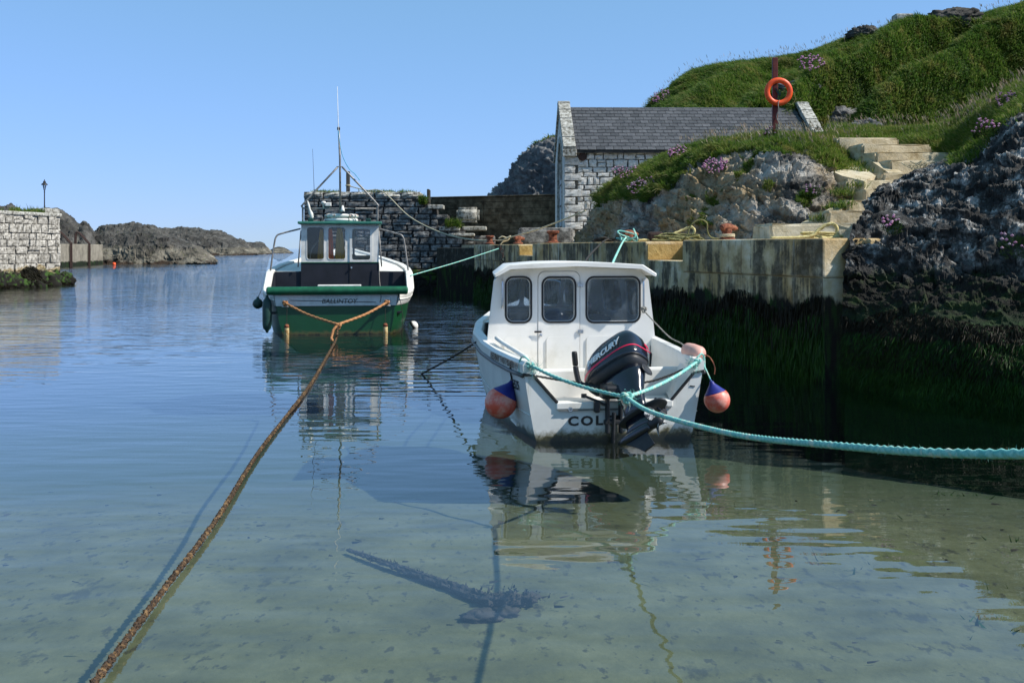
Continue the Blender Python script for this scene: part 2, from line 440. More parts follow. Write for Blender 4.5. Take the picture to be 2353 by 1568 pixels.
def glass(name, tint, film=.2, gl=(.9, .95, 1)):
    m, nt, b = newmat(name); nt.nodes.remove(b); out = nt.nodes['Material Output']
    t = nd(nt, 'ShaderNodeBsdfTransparent'); t.inputs[0].default_value = c4(tint)
    g = nd(nt, 'ShaderNodeBsdfGlossy'); g.inputs['Roughness'].default_value = .03; g.inputs[0].default_value = c4(gl)
    d = nd(nt, 'ShaderNodeBsdfDiffuse'); d.inputs[0].default_value = (.36, .44, .52, 1)
    dm = nd(nt, 'ShaderNodeMixShader'); v = coords(nt)
    nt.links.new(math_(nt, 'MULTIPLY_ADD', smooth(nt, noise(nt, 7, v, 6, .7), .42, .75), film, film * .5), dm.inputs[0])   # salt film, bluish to paint in the skylight seen in the panes
    nt.links.new(t.outputs[0], dm.inputs[1]); nt.links.new(d.outputs[0], dm.inputs[2])
    f = nd(nt, 'ShaderNodeFresnel', IOR=1.5); mx = nd(nt, 'ShaderNodeMixShader')
    nt.links.new(f.outputs[0], mx.inputs[0]); nt.links.new(dm.outputs[0], mx.inputs[1]); nt.links.new(g.outputs[0], mx.inputs[2]); nt.links.new(mx.outputs[0], out.inputs[0])
    return m
M['glass'] = glass('bluish_filmed_glass', (.80, .86, .92), .21)
M['glass_clear'] = glass('clear_pane', (.95, .96, .97), .008)

# stone, rock, concrete
def rock_mat(name, stops, weed_z=None, ochre=None, ochre_amt=0.0, sc=1.2, bs=1.0, green=None, tide=None):
    m, nt, b = newmat(name); v = coords(nt); vb = coords(nt, (1.0, 1.0, 1.7), rot=(R(18), R(25), 0))
    n1 = noise(nt, sc, v, 10, .66)
    c = ramp(nt, n1, stops)
    if ochre:
        c = mixc(nt, math_(nt, 'MULTIPLY', smooth(nt, noise(nt, .55, v, 6, .66), .42, .60), ochre_amt), c, ochre)
    vo = nd(nt, 'ShaderNodeTexVoronoi', feature='DISTANCE_TO_EDGE', Scale=3.3)
    dv = nt.nodes.new('ShaderNodeVectorMath'); dv.operation = 'ADD'
    nt.links.new(vb, dv.inputs[0])
    nc = nd(nt, 'ShaderNodeTexNoise', Scale=2.2, Detail=5.0); nt.links.new(v, nc.inputs['Vector'])
    nt.links.new(nc.outputs[1], dv.inputs[1]); nt.links.new(dv.outputs[0], vo.inputs['Vector'])
    crack = smooth(nt, vo.outputs[0], 0.0, .06)
    c = mixc(nt, smooth(nt, noise(nt, 5.5, vb, 6, .7), .56, .66), c, mixc(nt, .75, c, (.03, .028, .025)))
    if green:
        c = mixc(nt, math_(nt, 'MULTIPLY', smooth(nt, noise(nt, 2.1, v, 6, .7), .58, .68), .8), c, green)
    rg = .85
    if tide:
        zz = math_(nt, 'ADD', zpos(nt), math_(nt, 'MULTIPLY', noise(nt, .35, v, 6, .68), -3.0))
        c = mixc(nt, math_(nt, 'MULTIPLY', smooth(nt, zz, tide - 1.2, tide - 1.9), .75), c, mixc(nt, 1.0, c, (2.6, 2.45, 2.1), 'MULTIPLY'))     # barnacle zone
        c = mixc(nt, smooth(nt, zz, -1.05, -1.45), c, (.03, .018, .010))
    if weed_z is not None:
        z = zpos(nt); h = math_(nt, 'ADD', z, math_(nt, 'MULTIPLY', noise(nt, 1.6, v, 7, .68), -1.1))
        w = smooth(nt, h, weed_z - .45, weed_z - .62)
        wc = mixc(nt, smooth(nt, noise(nt, 3.0, v, 6, .7), .46, .62), (.007, .006, .004), (.022, .040, .008))
        wc = mixc(nt, smooth(nt, h, weed_z - .9, weed_z - 1.6), wc, (.012, .045, .008))
        c = mixc(nt, w, c, wc)
    nt.links.new(c, b.inputs['Base Color']); b.inputs['Roughness'].default_value = rg; b.inputs['Specular IOR Level'].default_value = .3
    hh = math_(nt, 'ADD', math_(nt, 'MULTIPLY', crack, .12), math_(nt, 'MULTIPLY', noise(nt, 14, v, 9, .72), 1.2))
    bump(nt, b, hh, bs, .05)
    return m
M['limestone'] = rock_mat('pale_limestone', [(.32, (.03, .028, .026)), (.44, (.15, .14, .125)), (.55, (.36, .335, .30)), (.70, (.62, .60, .55))], ochre=(.40, .28, .13), ochre_amt=.62, sc=1.7)
M['limestone_weed'] = rock_mat('limestone_with_tide_weed', [(.36, (.012, .012, .012)), (.49, (.045, .044, .042)), (.56, (.15, .147, .14)), (.62, (.46, .45, .43))], weed_z=1.6, sc=3.2)
M['grey_rock'] = rock_mat('grey_cliff_rock', [(.3, (.06, .065, .07)), (.5, (.15, .15, .155)), (.7, (.28, .28, .27))], sc=.9)
M['basalt'] = rock_mat('dark_basalt', [(.30, (.018, .017, .015)), (.48, (.048, .045, .040)), (.62, (.10, .095, .085)), (.75, (.17, .16, .14))], sc=.5, green=(.05, .06, .022), bs=.8, tide=2.2)
def stone_mat(name, stops, rnd=.25, sc=5, weed=None, bs=.5):
    m, nt, b = newmat(name); v = coords(nt)
    c = ramp(nt, noise(nt, sc, v, 9, .68), stops)
    oi = nt.nodes.new('ShaderNodeObjectInfo'); k = math_(nt, 'MULTIPLY_ADD', oi.outputs['Random'], 2 * rnd, 1 - rnd)
    c = mixc(nt, 1.0, c, k, 'MULTIPLY')
    if weed is not None:
        z = zpos(nt); h = math_(nt, 'ADD', z, math_(nt, 'MULTIPLY', noise(nt, 1.3, v, 6, .68), -1.2))
        c = mixc(nt, math_(nt, 'MULTIPLY', smooth(nt, h, weed - .30, weed - .42), .6), c, (.34, .24, .08))
        wc = mixc(nt, smooth(nt, noise(nt, 2.4, v, 5, .6), .5, .58), (.012, .011, .008), (.035, .075, .012))
        c = mixc(nt, smooth(nt, h, weed - .42, weed - .6), c, wc)
    nt.links.new(c, b.inputs['Base Color']); b.inputs['Roughness'].default_value = .88; b.inputs['Specular IOR Level'].default_value = .25
    bump(nt, b, noise(nt, 22, v, 8, .72), bs, .03); return m
M['white_stone'] = stone_mat('limewashed_stone', [(.33, (.20, .18, .14)), (.46, (.52, .50, .46)), (.65, (.70, .69, .66))], .12, 7)
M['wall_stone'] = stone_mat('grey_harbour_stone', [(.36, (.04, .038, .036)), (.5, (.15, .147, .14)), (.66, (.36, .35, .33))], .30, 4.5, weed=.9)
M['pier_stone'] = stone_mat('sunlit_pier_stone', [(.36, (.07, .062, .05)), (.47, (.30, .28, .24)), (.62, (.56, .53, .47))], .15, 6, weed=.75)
M['lichen_stone'] = stone_mat('lichened_coping', [(.38, (.10, .09, .07)), (.5, (.34, .33, .29)), (.64, (.55, .54, .50))], .12, 9)
M['mortar'] = pm('dark_joint', [(.02, .019, .017), (.07, .065, .06)], scale=6, rough=.95, bump_s=.5, bscale=25)
M['mortar_pale'] = pm('old_mortar', [(.10, .092, .08), (.28, .26, .225)], scale=9, rough=.95, bump_s=.5, bscale=25)
M['slate'] = pm('roof_slate', [(.3, (.045, .046, .052)), (.7, (.10, .10, .105))], scale=9, rough=.55, bump_s=.15, bscale=50, rnd=.30)
def concrete(name, stops, streak=0.0, weed=None, ochre=0.0, sc=2.2):
    m, nt, b = newmat(name); v = coords(nt)
    c = ramp(nt, noise(nt, sc, v, 9, .65), stops)
    if ochre:
        c = mixc(nt, math_(nt, 'MULTIPLY', smooth(nt, noise(nt, .6, v, 4), .42, .6), ochre), c, (.42, .26, .09))
    if streak:
        s1 = noise(nt, 1.0, coords(nt, (2.6, 2.6, .20)), 7, .62, dist=.5); s2 = noise(nt, 1.7, v, 7, .68)
        s3 = noise(nt, 1.0, coords(nt, (6, 6, .55)), 6, .7, dist=.4)
        s = math_(nt, 'ADD', math_(nt, 'ADD', math_(nt, 'MULTIPLY', s1, .42), math_(nt, 'MULTIPLY', s2, .33)), math_(nt, 'MULTIPLY', s3, .25))
        geo = nt.nodes.new('ShaderNodeNewGeometry'); sp = nt.nodes.new('ShaderNodeSeparateXYZ'); nt.links.new(geo.outputs['True Normal'], sp.inputs[0])
        side = smooth(nt, math_(nt, 'ABSOLUTE', sp.outputs[2]), .6, .3)
        facing = smooth(nt, sp.outputs[0], .05, -.12)       # algae runs grow on the faces turned to the water
        k = math_(nt, 'MULTIPLY', math_(nt, 'MULTIPLY', smooth(nt, s, .53, .46), streak), math_(nt, 'MULTIPLY', side, facing))
        c = mixc(nt, k, c, mixc(nt, smooth(nt, noise(nt, 7, v, 6, .7), .45, .6), (.032, .030, .025), (.11, .10, .08)))
        wd = noise(nt, 1.0, coords(nt, (4.2, 4.2, .28)), 6, .66, dist=.5)
        c = mixc(nt, math_(nt, 'MULTIPLY', math_(nt, 'MULTIPLY', smooth(nt, wd, .60, .68), .7), side), c, (.56, .53, .44))
        rs = noise(nt, 1.0, coords(nt, (5, 5, .12)), 3, .5)
        c = mixc(nt, math_(nt, 'MULTIPLY', math_(nt, 'MULTIPLY', smooth(nt, rs, .66, .74), .55), side), c, (.22, .09, .03))
    if weed is not None:
        z = zpos(nt); h = math_(nt, 'ADD', z, math_(nt, 'MULTIPLY', noise(nt, 1.1, coords(nt, (1.6, 1.6, .5)), 6, .68), -.9))
        wc = mixc(nt, smooth(nt, noise(nt, 1.0, coords(nt, (6, 6, 1.2)), 5, .6), .48, .62), (.008, .007, .005), (.016, .042, .007))
        c = mixc(nt, smooth(nt, h, weed - .40, weed - .50), c, wc)
    nt.links.new(c, b.inputs['Base Color']); b.inputs['Roughness'].default_value = .9; b.inputs['Specular IOR Level'].default_value = .2
    bump(nt, b, noise(nt, 12, v, 9, .75), .8, .04); return m
M['quay'] = concrete('stained_quay_concrete', [(.36, (.24, .18, .10)), (.46, (.50, .39, .22)), (.56, (.62, .51, .33)), (.68, (.74, .68, .54))], streak=.85, weed=1.22, ochre=.6)
M['quay_clean'] = concrete('ochre_recess_concrete', [(.35, (.34, .22, .07)), (.6, (.56, .40, .16)), (.75, (.60, .50, .30))], ochre=.7, sc=4)
M['step'] = concrete('pale_step_concrete', [(.33, (.28, .23, .15)), (.44, (.50, .44, .31)), (.62, (.64, .58, .45))], ochre=.25, sc=3.5)
M['brown_wall'] = concrete('brown_shuttered_concrete', [(.35, (.045, .033, .02)), (.5, (.105, .08, .05)), (.66, (.20, .16, .105))], sc=3)
M['jetty'] = concrete('grey_jetty_concrete', [(.35, (.17, .15, .115)), (.6, (.30, .27, .21))], streak=.35, weed=.5, sc=1.2)
M['dark_conc'] = concrete('dark_wet_concrete', [(.35, (.02, .018, .014)), (.6, (.05, .045, .035))], streak=.8, weed=1.2)
M['rust'] = pm('rusty_iron', [(.35, (.07, .02, .01)), (.5, (.20, .06, .03)), (.65, (.32, .12, .06))], scale=14, rough=.85, bump_s=.5, bscale=60)
M['rust_dark'] = pm('dark_rusty_iron', [(.02, .012, .010), (.06, .03, .022)], scale=14, rough=.85, bump_s=.4)
M['red_post'] = pm('dark_red_post', [(.08, .010, .008), (.16, .022, .015)], scale=8, rough=.6)
M['orange_ring'] = pm('orange_lifebuoy', [(.35, (.80, .075, .012)), (.65, (.88, .11, .02))], scale=6, rough=.42, bump_s=.05)
M['dark_wood'] = pm('weathered_post', [(.05, .045, .04), (.12, .11, .10)], scale=6, rough=.9, stretch=(6, 6, .6))
M['door_blue'] = pm('navy_door', [(.010, .013, .04), (.02, .025, .07)], scale=5, rough=.5)
M['door_white'] = pm('white_shutter', [(.55, .58, .62), (.7, .72, .74)], scale=5, rough=.5)
M['iron'] = pm('black_iron', [(.012, .013, .015), (.03, .03, .034)], scale=6, rough=.5)

# plants
def leaf_mat(name, stops, trans=.35, patch=None, rough=.6):
    m, nt, b = newmat(name); nt.nodes.remove(b); out = nt.nodes['Material Output']
    g = nt.nodes.new('ShaderNodeNewGeometry')
    c = ramp(nt, g.outputs['Random Per Island'], stops)
    v = coords(nt)
    k = smooth(nt, noise(nt, .55, v, 5, .6), .40, .64)
    c = mixc(nt, k, mixc(nt, 1.0, c, (.62, .78, .70), 'MULTIPLY'), c)
    if patch: c = mixc(nt, math_(nt, 'MULTIPLY', smooth(nt, noise(nt, .9, v, 6, .68), .52, .68), .8), c, patch)
    p = nd(nt, 'ShaderNodeBsdfPrincipled', Roughness=rough); p.inputs['Specular IOR Level'].default_value = .25
    t = nd(nt, 'ShaderNodeBsdfTranslucent'); mx = nd(nt, 'ShaderNodeMixShader'); mx.inputs[0].default_value = trans
    nt.links.new(c, p.inputs['Base Color']); nt.links.new(c, t.inputs[0])
    nt.links.new(p.outputs[0], mx.inputs[1]); nt.links.new(t.outputs[0], mx.inputs[2]); nt.links.new(mx.outputs[0], out.inputs[0]); return m
M['grass'] = leaf_mat('long_grass', [(0, (.06, .12, .014)), (.45, (.12, .19, .026)), (.75, (.18, .235, .038)), (.88, (.27, .25, .08)), (1, (.38, .32, .15))], .42, (.25, .22, .06))
M['hill_grass'] = leaf_mat('hill_grass', [(0, (.05, .11, .014)), (.5, (.10, .175, .026)), (.85, (.17, .225, .04)), (1, (.28, .26, .10))], .42, (.25, .22, .07))
M['seed'] = leaf_mat('seed_heads', [(0, (.26, .18, .13)), (1, (.40, .30, .22))], .3)
M['turf'] = pm('dark_turf', [(.030, .060, .012), (.075, .11, .026)], scale=3, rough=.95, bump_s=.6, bscale=14, bdist=.06)
M['thrift'] = leaf_mat('pink_flower', [(0, (.48, .17, .36)), (.6, (.64, .32, .50)), (1, (.76, .50, .62))], .25)
M['yellow_flower'] = leaf_mat('yellow_flower', [(0, (.55, .38, .03)), (1, (.75, .58, .06))], .25)
M['cushion'] = leaf_mat('thrift_leaf', [(0, (.02, .05, .012)), (1, (.06, .10, .03))], .3)
M['weed_green'] = leaf_mat('green_tide_weed', [(0, (.010, .032, .003)), (.7, (.024, .080, .007)), (1, (.05, .125, .012))], .2, None, .6)
M['weed_brown'] = leaf_mat('brown_tide_weed', [(0, (.008, .006, .003)), (.8, (.022, .016, .007)), (1, (.035, .028, .012))], .15, None, .65)
M['kelp'] = pm('sunken_weed', [(.018, .014, .012), (.055, .042, .032)], scale=14, rough=.8, bump_s=.6)

# sea and bed
def sand():
    m, nt, b = newmat('sandy_bed'); v = coords(nt); g = nt.nodes.new('ShaderNodeNewGeometry')
    s = nt.nodes.new('ShaderNodeSeparateXYZ'); nt.links.new(g.outputs['Position'], s.inputs[0])
    c = ramp(nt, noise(nt, 1.6, v, 8, .65), [(.3, (.052, .052, .020)), (.5, (.094, .092, .038)), (.7, (.14, .135, .066))])
    sp = noise(nt, 4.2, coords(nt, (1, .55, 1)), 6, .62)
    c = mixc(nt, math_(nt, 'MULTIPLY', smooth(nt, sp, .60, .70), .75), c, (.022, .022, .012))
    sp2 = noise(nt, 13, coords(nt, (1, .5, 1)), 4, .6)
    c = mixc(nt, math_(nt, 'MULTIPLY', smooth(nt, sp2, .58, .66), .75), c, (.022, .021, .013))
    # weed beds, then painted water blue: both thicker in the deeper water and along the foot of the quay
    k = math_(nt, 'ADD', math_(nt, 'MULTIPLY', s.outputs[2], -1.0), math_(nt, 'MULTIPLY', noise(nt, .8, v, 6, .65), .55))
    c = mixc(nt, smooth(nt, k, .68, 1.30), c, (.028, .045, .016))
    c = mixc(nt, smooth(nt, k, 1.15, 2.6), c, (.006, .024, .040))  # bed tinted dark blue to stand in for light scattered in deep water
    nt.links.new(c, b.inputs['Base Color']); b.inputs['Roughness'].default_value = .95
    bump(nt, b, noise(nt, 5, v, 6, .6), .4, .05); return m
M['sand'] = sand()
def water():
    m, nt, b = newmat('clear_sea_water'); nt.nodes.remove(b); out = nt.nodes['Material Output']
    g = nt.nodes.new('ShaderNodeNewGeometry'); s = nt.nodes.new('ShaderNodeSeparateXYZ'); nt.links.new(g.outputs['Position'], s.inputs[0])
    v = coords(nt)
    wind = smooth(nt, noise(nt, .09, coords(nt, (1, .6, 1)), 3, .5), .38, .62)
    far = smooth(nt, s.outputs[1], 11.0, 34.0)                               # calm by the beach, ruffled out in the harbour
    amp = math_(nt, 'ADD', .09, math_(nt, 'MULTIPLY', far, math_(nt, 'MULTIPLY_ADD', wind, .55, .35)))
    n1 = noise(nt, 1.0, coords(nt, (1.5, 4.6, 1)), 1, .4)
    n2 = math_(nt, 'MULTIPLY', noise(nt, 1.0, coords(nt, (6, 12, 1)), 2, .5), math_(nt, 'MULTIPLY_ADD', far, 1.0, .12))
    n3 = noise(nt, 1.0, coords(nt, (.35, .9, 1)), 2, .5)
    h = math_(nt, 'ADD', math_(nt, 'ADD', math_(nt, 'MULTIPLY', n1, .55), math_(nt, 'MULTIPLY', n2, .16)), math_(nt, 'MULTIPLY', n3, .9))
    h = math_(nt, 'MULTIPLY', h, amp)
    nb = bump(nt, None, h, 1.0, .10)
    t = nd(nt, 'ShaderNodeBsdfTransparent'); t.inputs[0].default_value = (.88, .95, .96, 1)
    gl = nd(nt, 'ShaderNodeBsdfGlossy'); gl.inputs['Roughness'].default_value = .0; gl.inputs[0].default_value = (.97, .98, 1, 1)
    lw = nd(nt, 'ShaderNodeLayerWeight', Blend=.5); fr = math_(nt, 'MULTIPLY_ADD', math_(nt, 'POWER', lw.outputs['Facing'], 4.3), .96, .03); mx = nd(nt, 'ShaderNodeMixShader')
    nt.links.new(nb, gl.inputs['Normal']); nt.links.new(nb, lw.inputs['Normal'])
    nt.links.new(fr, mx.inputs[0]); nt.links.new(t.outputs[0], mx.inputs[1]); nt.links.new(gl.outputs[0], mx.inputs[2]); nt.links.new(mx.outputs[0], out.inputs[0])
    return m
M['water'] = water()
# ------------------------------------------------------------------ water and sea bed
wmb = MB(); wmb.add([(-9000, -40, 0), (9000, -40, 0), (9000, 16000, 0), (-9000, 16000, 0)], [(0, 1, 2, 3)])
tag(wmb.build('water', M['water'], recalc=False), kind='structure')

xs = np.concatenate([[-9000, -600, -150, -60, -30], np.linspace(-18, 14, 90), [20, 60, 600, 9000]])
ys = np.concatenate([[-40, -5], np.linspace(0, 34, 130), [45, 70, 120, 400, 3000, 16000]])
XX, YY = np.meshgrid(xs, ys)
dep = np.interp(YY, [-40, -5, 1, 5, 8.6, 12.5, 20, 30, 60, 200, 400], [1.5, .55, -.10, -.28, -.46, -.92, -1.6, -2.5, -3.5, -8, -12])
dq = np.clip((XX - (7.6 - .235 * YY)) / 3.0, 0, 1)                # shelving off towards the quay foot
dep = dep - .35 * dq * np.clip((YY - 8) / 4, 0, 1)
PP = np.stack([XX, YY, dep], -1)
dep = dep + np.where(YY < 34, .035 * fbm(PP, .9, 4) + .012 * fbm(PP, 5, 3), 0)
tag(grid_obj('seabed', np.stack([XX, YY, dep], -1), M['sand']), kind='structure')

# ------------------------------------------------------------------ quay front line (x as a function of y), quay level 2.15
QZ = 2.15
def qx(y): return float(np.interp(y, [13.0, 18.5, 38.05, 60], [5.29, 3.13, -1.46, -6.6]))
gm = MB(); edge = [(qx(y) + 1.0, y) for y in (16.2, 18.5, 24, 30, 38.0, 46.5)]
poly = edge + [(22, 46.5), (22, 21.5), (8.2, 20.0), (6.4, 16.6)]
gm.prism(poly, 1.2, QZ - .006)
tag(gm.build('quay_ground', M['step']), kind='structure')

# ------------------------------------------------------------------ hills and rock
hill_sil = [(1380, 330), (1440, 300), (1480, 250), (1530, 195), (1600, 150), (1700, 130), (1790, 122), (1880, 100), (1960, 72), (2050, 55), (2130, 52), (2240, 32), (2352, 12), (2500, -30), (2750, -100), (3050, -170)]
cols_ = []
for i, (px, sy) in enumerate(hill_sil):
    sy += 20
    yb = 37.5 + (0 if px > 1500 else 3)
    cr = 54 - max(0, px - 2000) * .012
    cols_.append([(px, 430, yb + 1.5), (px - 8, 320 if sy < 300 else 340, yb + 2.0), (px, .5 * 300 + .5 * sy, .5 * (yb + cr)), (px, .2 * 300 + .8 * sy + 6, .2 * yb + .8 * cr), (px, sy + 1, cr), (px, sy + 40, cr + 12), (px, 330, cr + 25)])
def hill_disp(G, N):
    px = G[..., 0] * F / G[..., 1] + CX; py = HY - (G[..., 2] - CZ) * F / G[..., 1]
    q = py + .58 * px + 26 * fbm(G, .16, 3)
    crest = np.exp(-((q - 1290) / 24) ** 2) * .7 + np.exp(-((q - 1372) / 30) ** 2) * 1.5 + np.exp(-((q - 1180) / 26) ** 2) * .6 + np.exp(-((q - 1085) / 22) ** 2) * .5 + np.exp(-((q - 1485) / 34) ** 2) * 1.4
    g = np.exp(-((q - 1425) / 26) ** 2) * -1.0 + np.exp(-((q - 1330) / 20) ** 2) * -.7
    rows = np.linspace(0, 1, G.shape[0])[:, None]
    k = np.clip(rows * 6, 0, 1) * np.clip((.64 - rows) * 5, .10, 1)
    return 1.5 * k * (crest + g) * np.clip((px - 1480) / 150, .1, 1) + .35 * fbm(G, .45, 4) * k + .10 * fbm(G, 1.6, 3)
HG = patch(ctrl(cols_), 110, 210, hill_disp)
tag(grid_obj('hill', HG, M['turf']), kind='structure')

def on(G, px, py, near=True):
    """point of a grid surface seen at a picture position"""
    X = G[..., 0] * F / G[..., 1] + CX; Y_ = HY - (G[..., 2] - CZ) * F / G[..., 1]
    d = (X - px) ** 2 + (Y_ - py) ** 2; k = d + G[..., 1] * 4
    i = np.unravel_index(np.argmin(np.where(d < d.min() + 40, k, 1e9)), d.shape); return Vector(G[i])
# dark stone outcrops and a cairn-like stump along the hill crest
def lump(name, c, size, mat, seed, n=26, amp=.3, label=None, cat=None):
    u = np.linspace(0, math.pi, n)[:, None]; v = np.linspace(0, 2 * math.pi, 2 * n)[None, :]
    S = np.stack([np.sin(u) * np.cos(v), np.sin(u) * np.sin(v), np.cos(u) * np.ones_like(v)], -1)
    d = 1 + amp * fbm(S + seed, 1.4, 5, .6) + .08 * fbm(S + seed, 5, 3, ridged=True) + (.14 * facet(S + seed, 1.6) + .08 * facet(S + seed, 4) if n > 20 else 0)
    G = S * d[..., None] * np.array(size)
    me = mesh_np(name, G.reshape(-1, 3), grid_faces(*G.shape[:2]), True); me.flip_normals()
    o = put(name, me, mat, None, c)
    if label: tag(o, label, cat)
    return o
lump('boulder', W(2190, 52, 49), (1.35, .8, .62), M['basalt'], 3, 44, .5, label='dark craggy boulder jutting from the grass on the hill crest', cat='boulder')
lump('boulder', W(1985, 78, 53), (.8, .6, .38), M['basalt'], 9, 36, .4, label='small weedy boulder on the hill skyline above the roof end', cat='boulder')
for (px, py, sz, sd, lb) in ((1925, 275, (.75, .5, .45), 31, 'grey boulder just right of the boathouse roof end'), (1990, 290, (.6, .4, .3), 37, 'low grey boulder in the grass above the top step'), (1835, 200, (.75, .45, .24), 41, 'dark stone ledge on the hillside behind the lifebuoy')):
    lump('boulder', on(HG, px, py), sz, M['grey_rock'], sd, 40, .45, lb, 'boulder')
sm = MB(); sm.cbox((0, 0, .2), (1.0, .7, .5), .08)
o = sm.build('stone_block', M['lichen_stone'], loc=W(2073, 53, 54.5)); tag(o, 'flat topped grey stone block poking over the hill crest', 'stone block')

# grassy outcrop between the quay and the boathouse
oc = [
 [(1330, 590, 30.5), (1334, 565, 30.6), (1340, 548, 30.8), (1348, 535, 31.0), (1358, 526, 31.6), (1368, 522, 32.2), (1378, 535, 33.2)],
 [(1360, 590, 28.8), (1366, 545, 28.9), (1380, 500, 29.2), (1398, 462, 29.6), (1416, 438, 30.2), (1433, 428, 31.2), (1443, 460, 33.0)],
 [(1405, 590, 26.8), (1410, 540, 27.0), (1420, 495, 27.4), (1436, 450, 28.0), (1455, 415, 28.9), (1478, 394, 30.4), (1488, 430, 32.8)],
 [(1480, 592, 24.2), (1482, 535, 24.4), (1488, 488, 24.8), (1500, 438, 25.6), (1522, 388, 26.8), (1548, 358, 29.0), (1562, 390, 32.6)],
 [(1570, 592, 22.6), (1572, 532, 22.8), (1578, 474, 23.2), (1590, 412, 23.9), (1612, 360, 25.3), (1640, 332, 28.0), (1660, 362, 32.0)],
 [(1660, 592, 21.7), (1662, 530, 21.9), (1668, 467, 22.3), (1680, 398, 22.9), (1700, 348, 24.4), (1725, 322, 27.4), (1750, 350, 31.5)],
 [(1760, 592, 21.0), (1762, 535, 21.1), (1768, 470, 21.5), (1778, 395, 22.2), (1795, 342, 23.6), (1815, 317, 26.8), (1835, 330, 31.0)],
 [(1850, 592, 20.6), (1850, 530, 20.8), (1848, 470, 21.3), (1850, 400, 22.0), (1862, 356, 23.4), (1885, 322, 26.4), (1900, 318, 31.0)],
 [(1925, 592, 20.6), (1920, 540, 20.9), (1915, 480, 21.6), (1905, 420, 22.4), (1915, 372, 23.8), (1935, 325, 26.2), (1960, 312, 31.0)],
 [(2010, 592, 21.2), (2005, 540, 21.6), (1995, 490, 22.3), (1980, 440, 23.1), (1975, 390, 24.4), (1990, 345, 26.6), (2015, 315, 31.0)],
]
def rock_disp(a=.22, a2=.10, bed=.10):
    def f(G, N):
        r_ = np.linspace(0, 1, G.shape[0])[:, None]
        k = np.clip((.80 - r_) * 5, .2, 1)
        B = G @ np.array([[.9, 0, .42], [0, 1, 0], [-.42, 0, .9]])         # tilted bedding
        lay = fbm(B * np.array([.35, .35, 2.6]), 1.0, 4, .6, ridged=True)
        fine = fbm(G, 3.2, 5, .62, ridged=True); blk = fbm(G, 1.0, 4, .55)
        s = B[..., 2] * 2.6 + .9 * fbm(G, .9, 3); saw = s - np.floor(s)
        return k * (a * blk + bed * (.5 * lay + .9 * saw) + a2 * (.5 * fine + .45 * facet(B * np.array([1, 1, 1.8]), 1.7) + .30 * facet(B * np.array([1, 1, 1.8]), 4.2) + .16 * facet(B, 9)))
    return f
OG = patch(ctrl(oc), 150, 330, rock_disp(.24, .12, .14))
tag(grid_obj('rock_outcrop', OG, M['limestone'], None, False), kind='structure')

# big shaded rock at the right, weed on its foot
rc = [
 [(1930, 960, 14.45), (1930, 888, 14.5), (1930, 780, 14.5), (1934, 690, 14.55), (1942, 610, 14.7), (1950, 545, 15.0), (1985, 485, 16.3), (2005, 460, 18.4), (2010, 480, 20.5)],
 [(2020, 980, 13.7), (2020, 905, 13.8), (2015, 800, 14.0), (2010, 690, 14.3), (2010, 600, 14.8), (2015, 520, 15.4), (2036, 432, 16.8), (2055, 412, 18.6), (2060, 430, 20.5)],
 [(2110, 995, 13.1), (2110, 917, 13.2), (2110, 810, 13.4), (2112, 700, 13.7), (2115, 590, 14.6), (2112, 490, 15.5), (2115, 402, 16.9), (2128, 386, 18.8), (2130, 400, 20.8)],
 [(2230, 1010, 12.6), (2230, 930, 12.7), (2230, 815, 12.8), (2230, 705, 13.2), (2232, 590, 14.3), (2230, 470, 15.2), (2228, 362, 16.6), (2238, 342, 18.8), (2240, 360, 21)],
 [(2352, 1030, 12.2), (2352, 943, 12.3), (2352, 820, 12.5), (2352, 690, 13.0), (2352, 570, 13.9), (2352, 420, 15.0), (2352, 275, 16.4), (2355, 245, 18.8), (2355, 260, 21)],
 [(2550, 1060, 11.6), (2550, 965, 11.8), (2550, 820, 12.1), (2550, 680, 12.6), (2550, 520, 13.4), (2550, 350, 14.5), (2550, 170, 16.0), (2550, 130, 18.5), (2550, 150, 21)],
 [(2800, 1080, 11.0), (2800, 990, 11.2), (2800, 820, 11.6), (2800, 660, 12.0), (2800, 480, 12.8), (2800, 260, 14.0), (2800, 60, 15.5), (2800, 10, 18), (2800, 30, 21)],
]
def rrock(G, N):
    k = np.clip((G[..., 2] + .3) * 2, .15, 1)
    blk = fbm(G, .8, 5, .58); lay = fbm(G @ np.array([[.9, 0, .42], [0, 1, 0], [-.42, 0, .9]]) * np.array([.5, .5, 2.2]), 1, 4, .6, ridged=True)
    B = G @ np.array([[.9, 0, .42], [0, 1, 0], [-.42, 0, .9]]) * np.array([1, 1, 1.6]); B = B + .12 * np.stack([fbm(G, 2.0, 2), fbm(G + 9, 2.0, 2), fbm(G + 21, 2.0, 2)], -1)
    fine = 1.3 * facet(B, 1.3) + .8 * facet(B, 3.0) + .4 * facet(B, 7.0) + .2 * facet(B, 13.0)
    up = np.clip((G[..., 2] - .9) / .8, .35, 1)
    top = np.clip((1.02 - np.linspace(0, 1, G.shape[0])[:, None]) * 3.2, .25, 1)
    return k * (.26 * blk + (.05 * lay + .062 * np.clip(fine, -2.2, 2.2)) * up * top) - .08
rc = [[(c[0][0], c[0][1] + 230, c[0][2] - .15)] + c for c in rc]
RG = patch(ctrl(rc), 320, 300, rrock)
tag(grid_obj('shore_rock', RG, M['limestone_weed'], None, False), kind='structure')

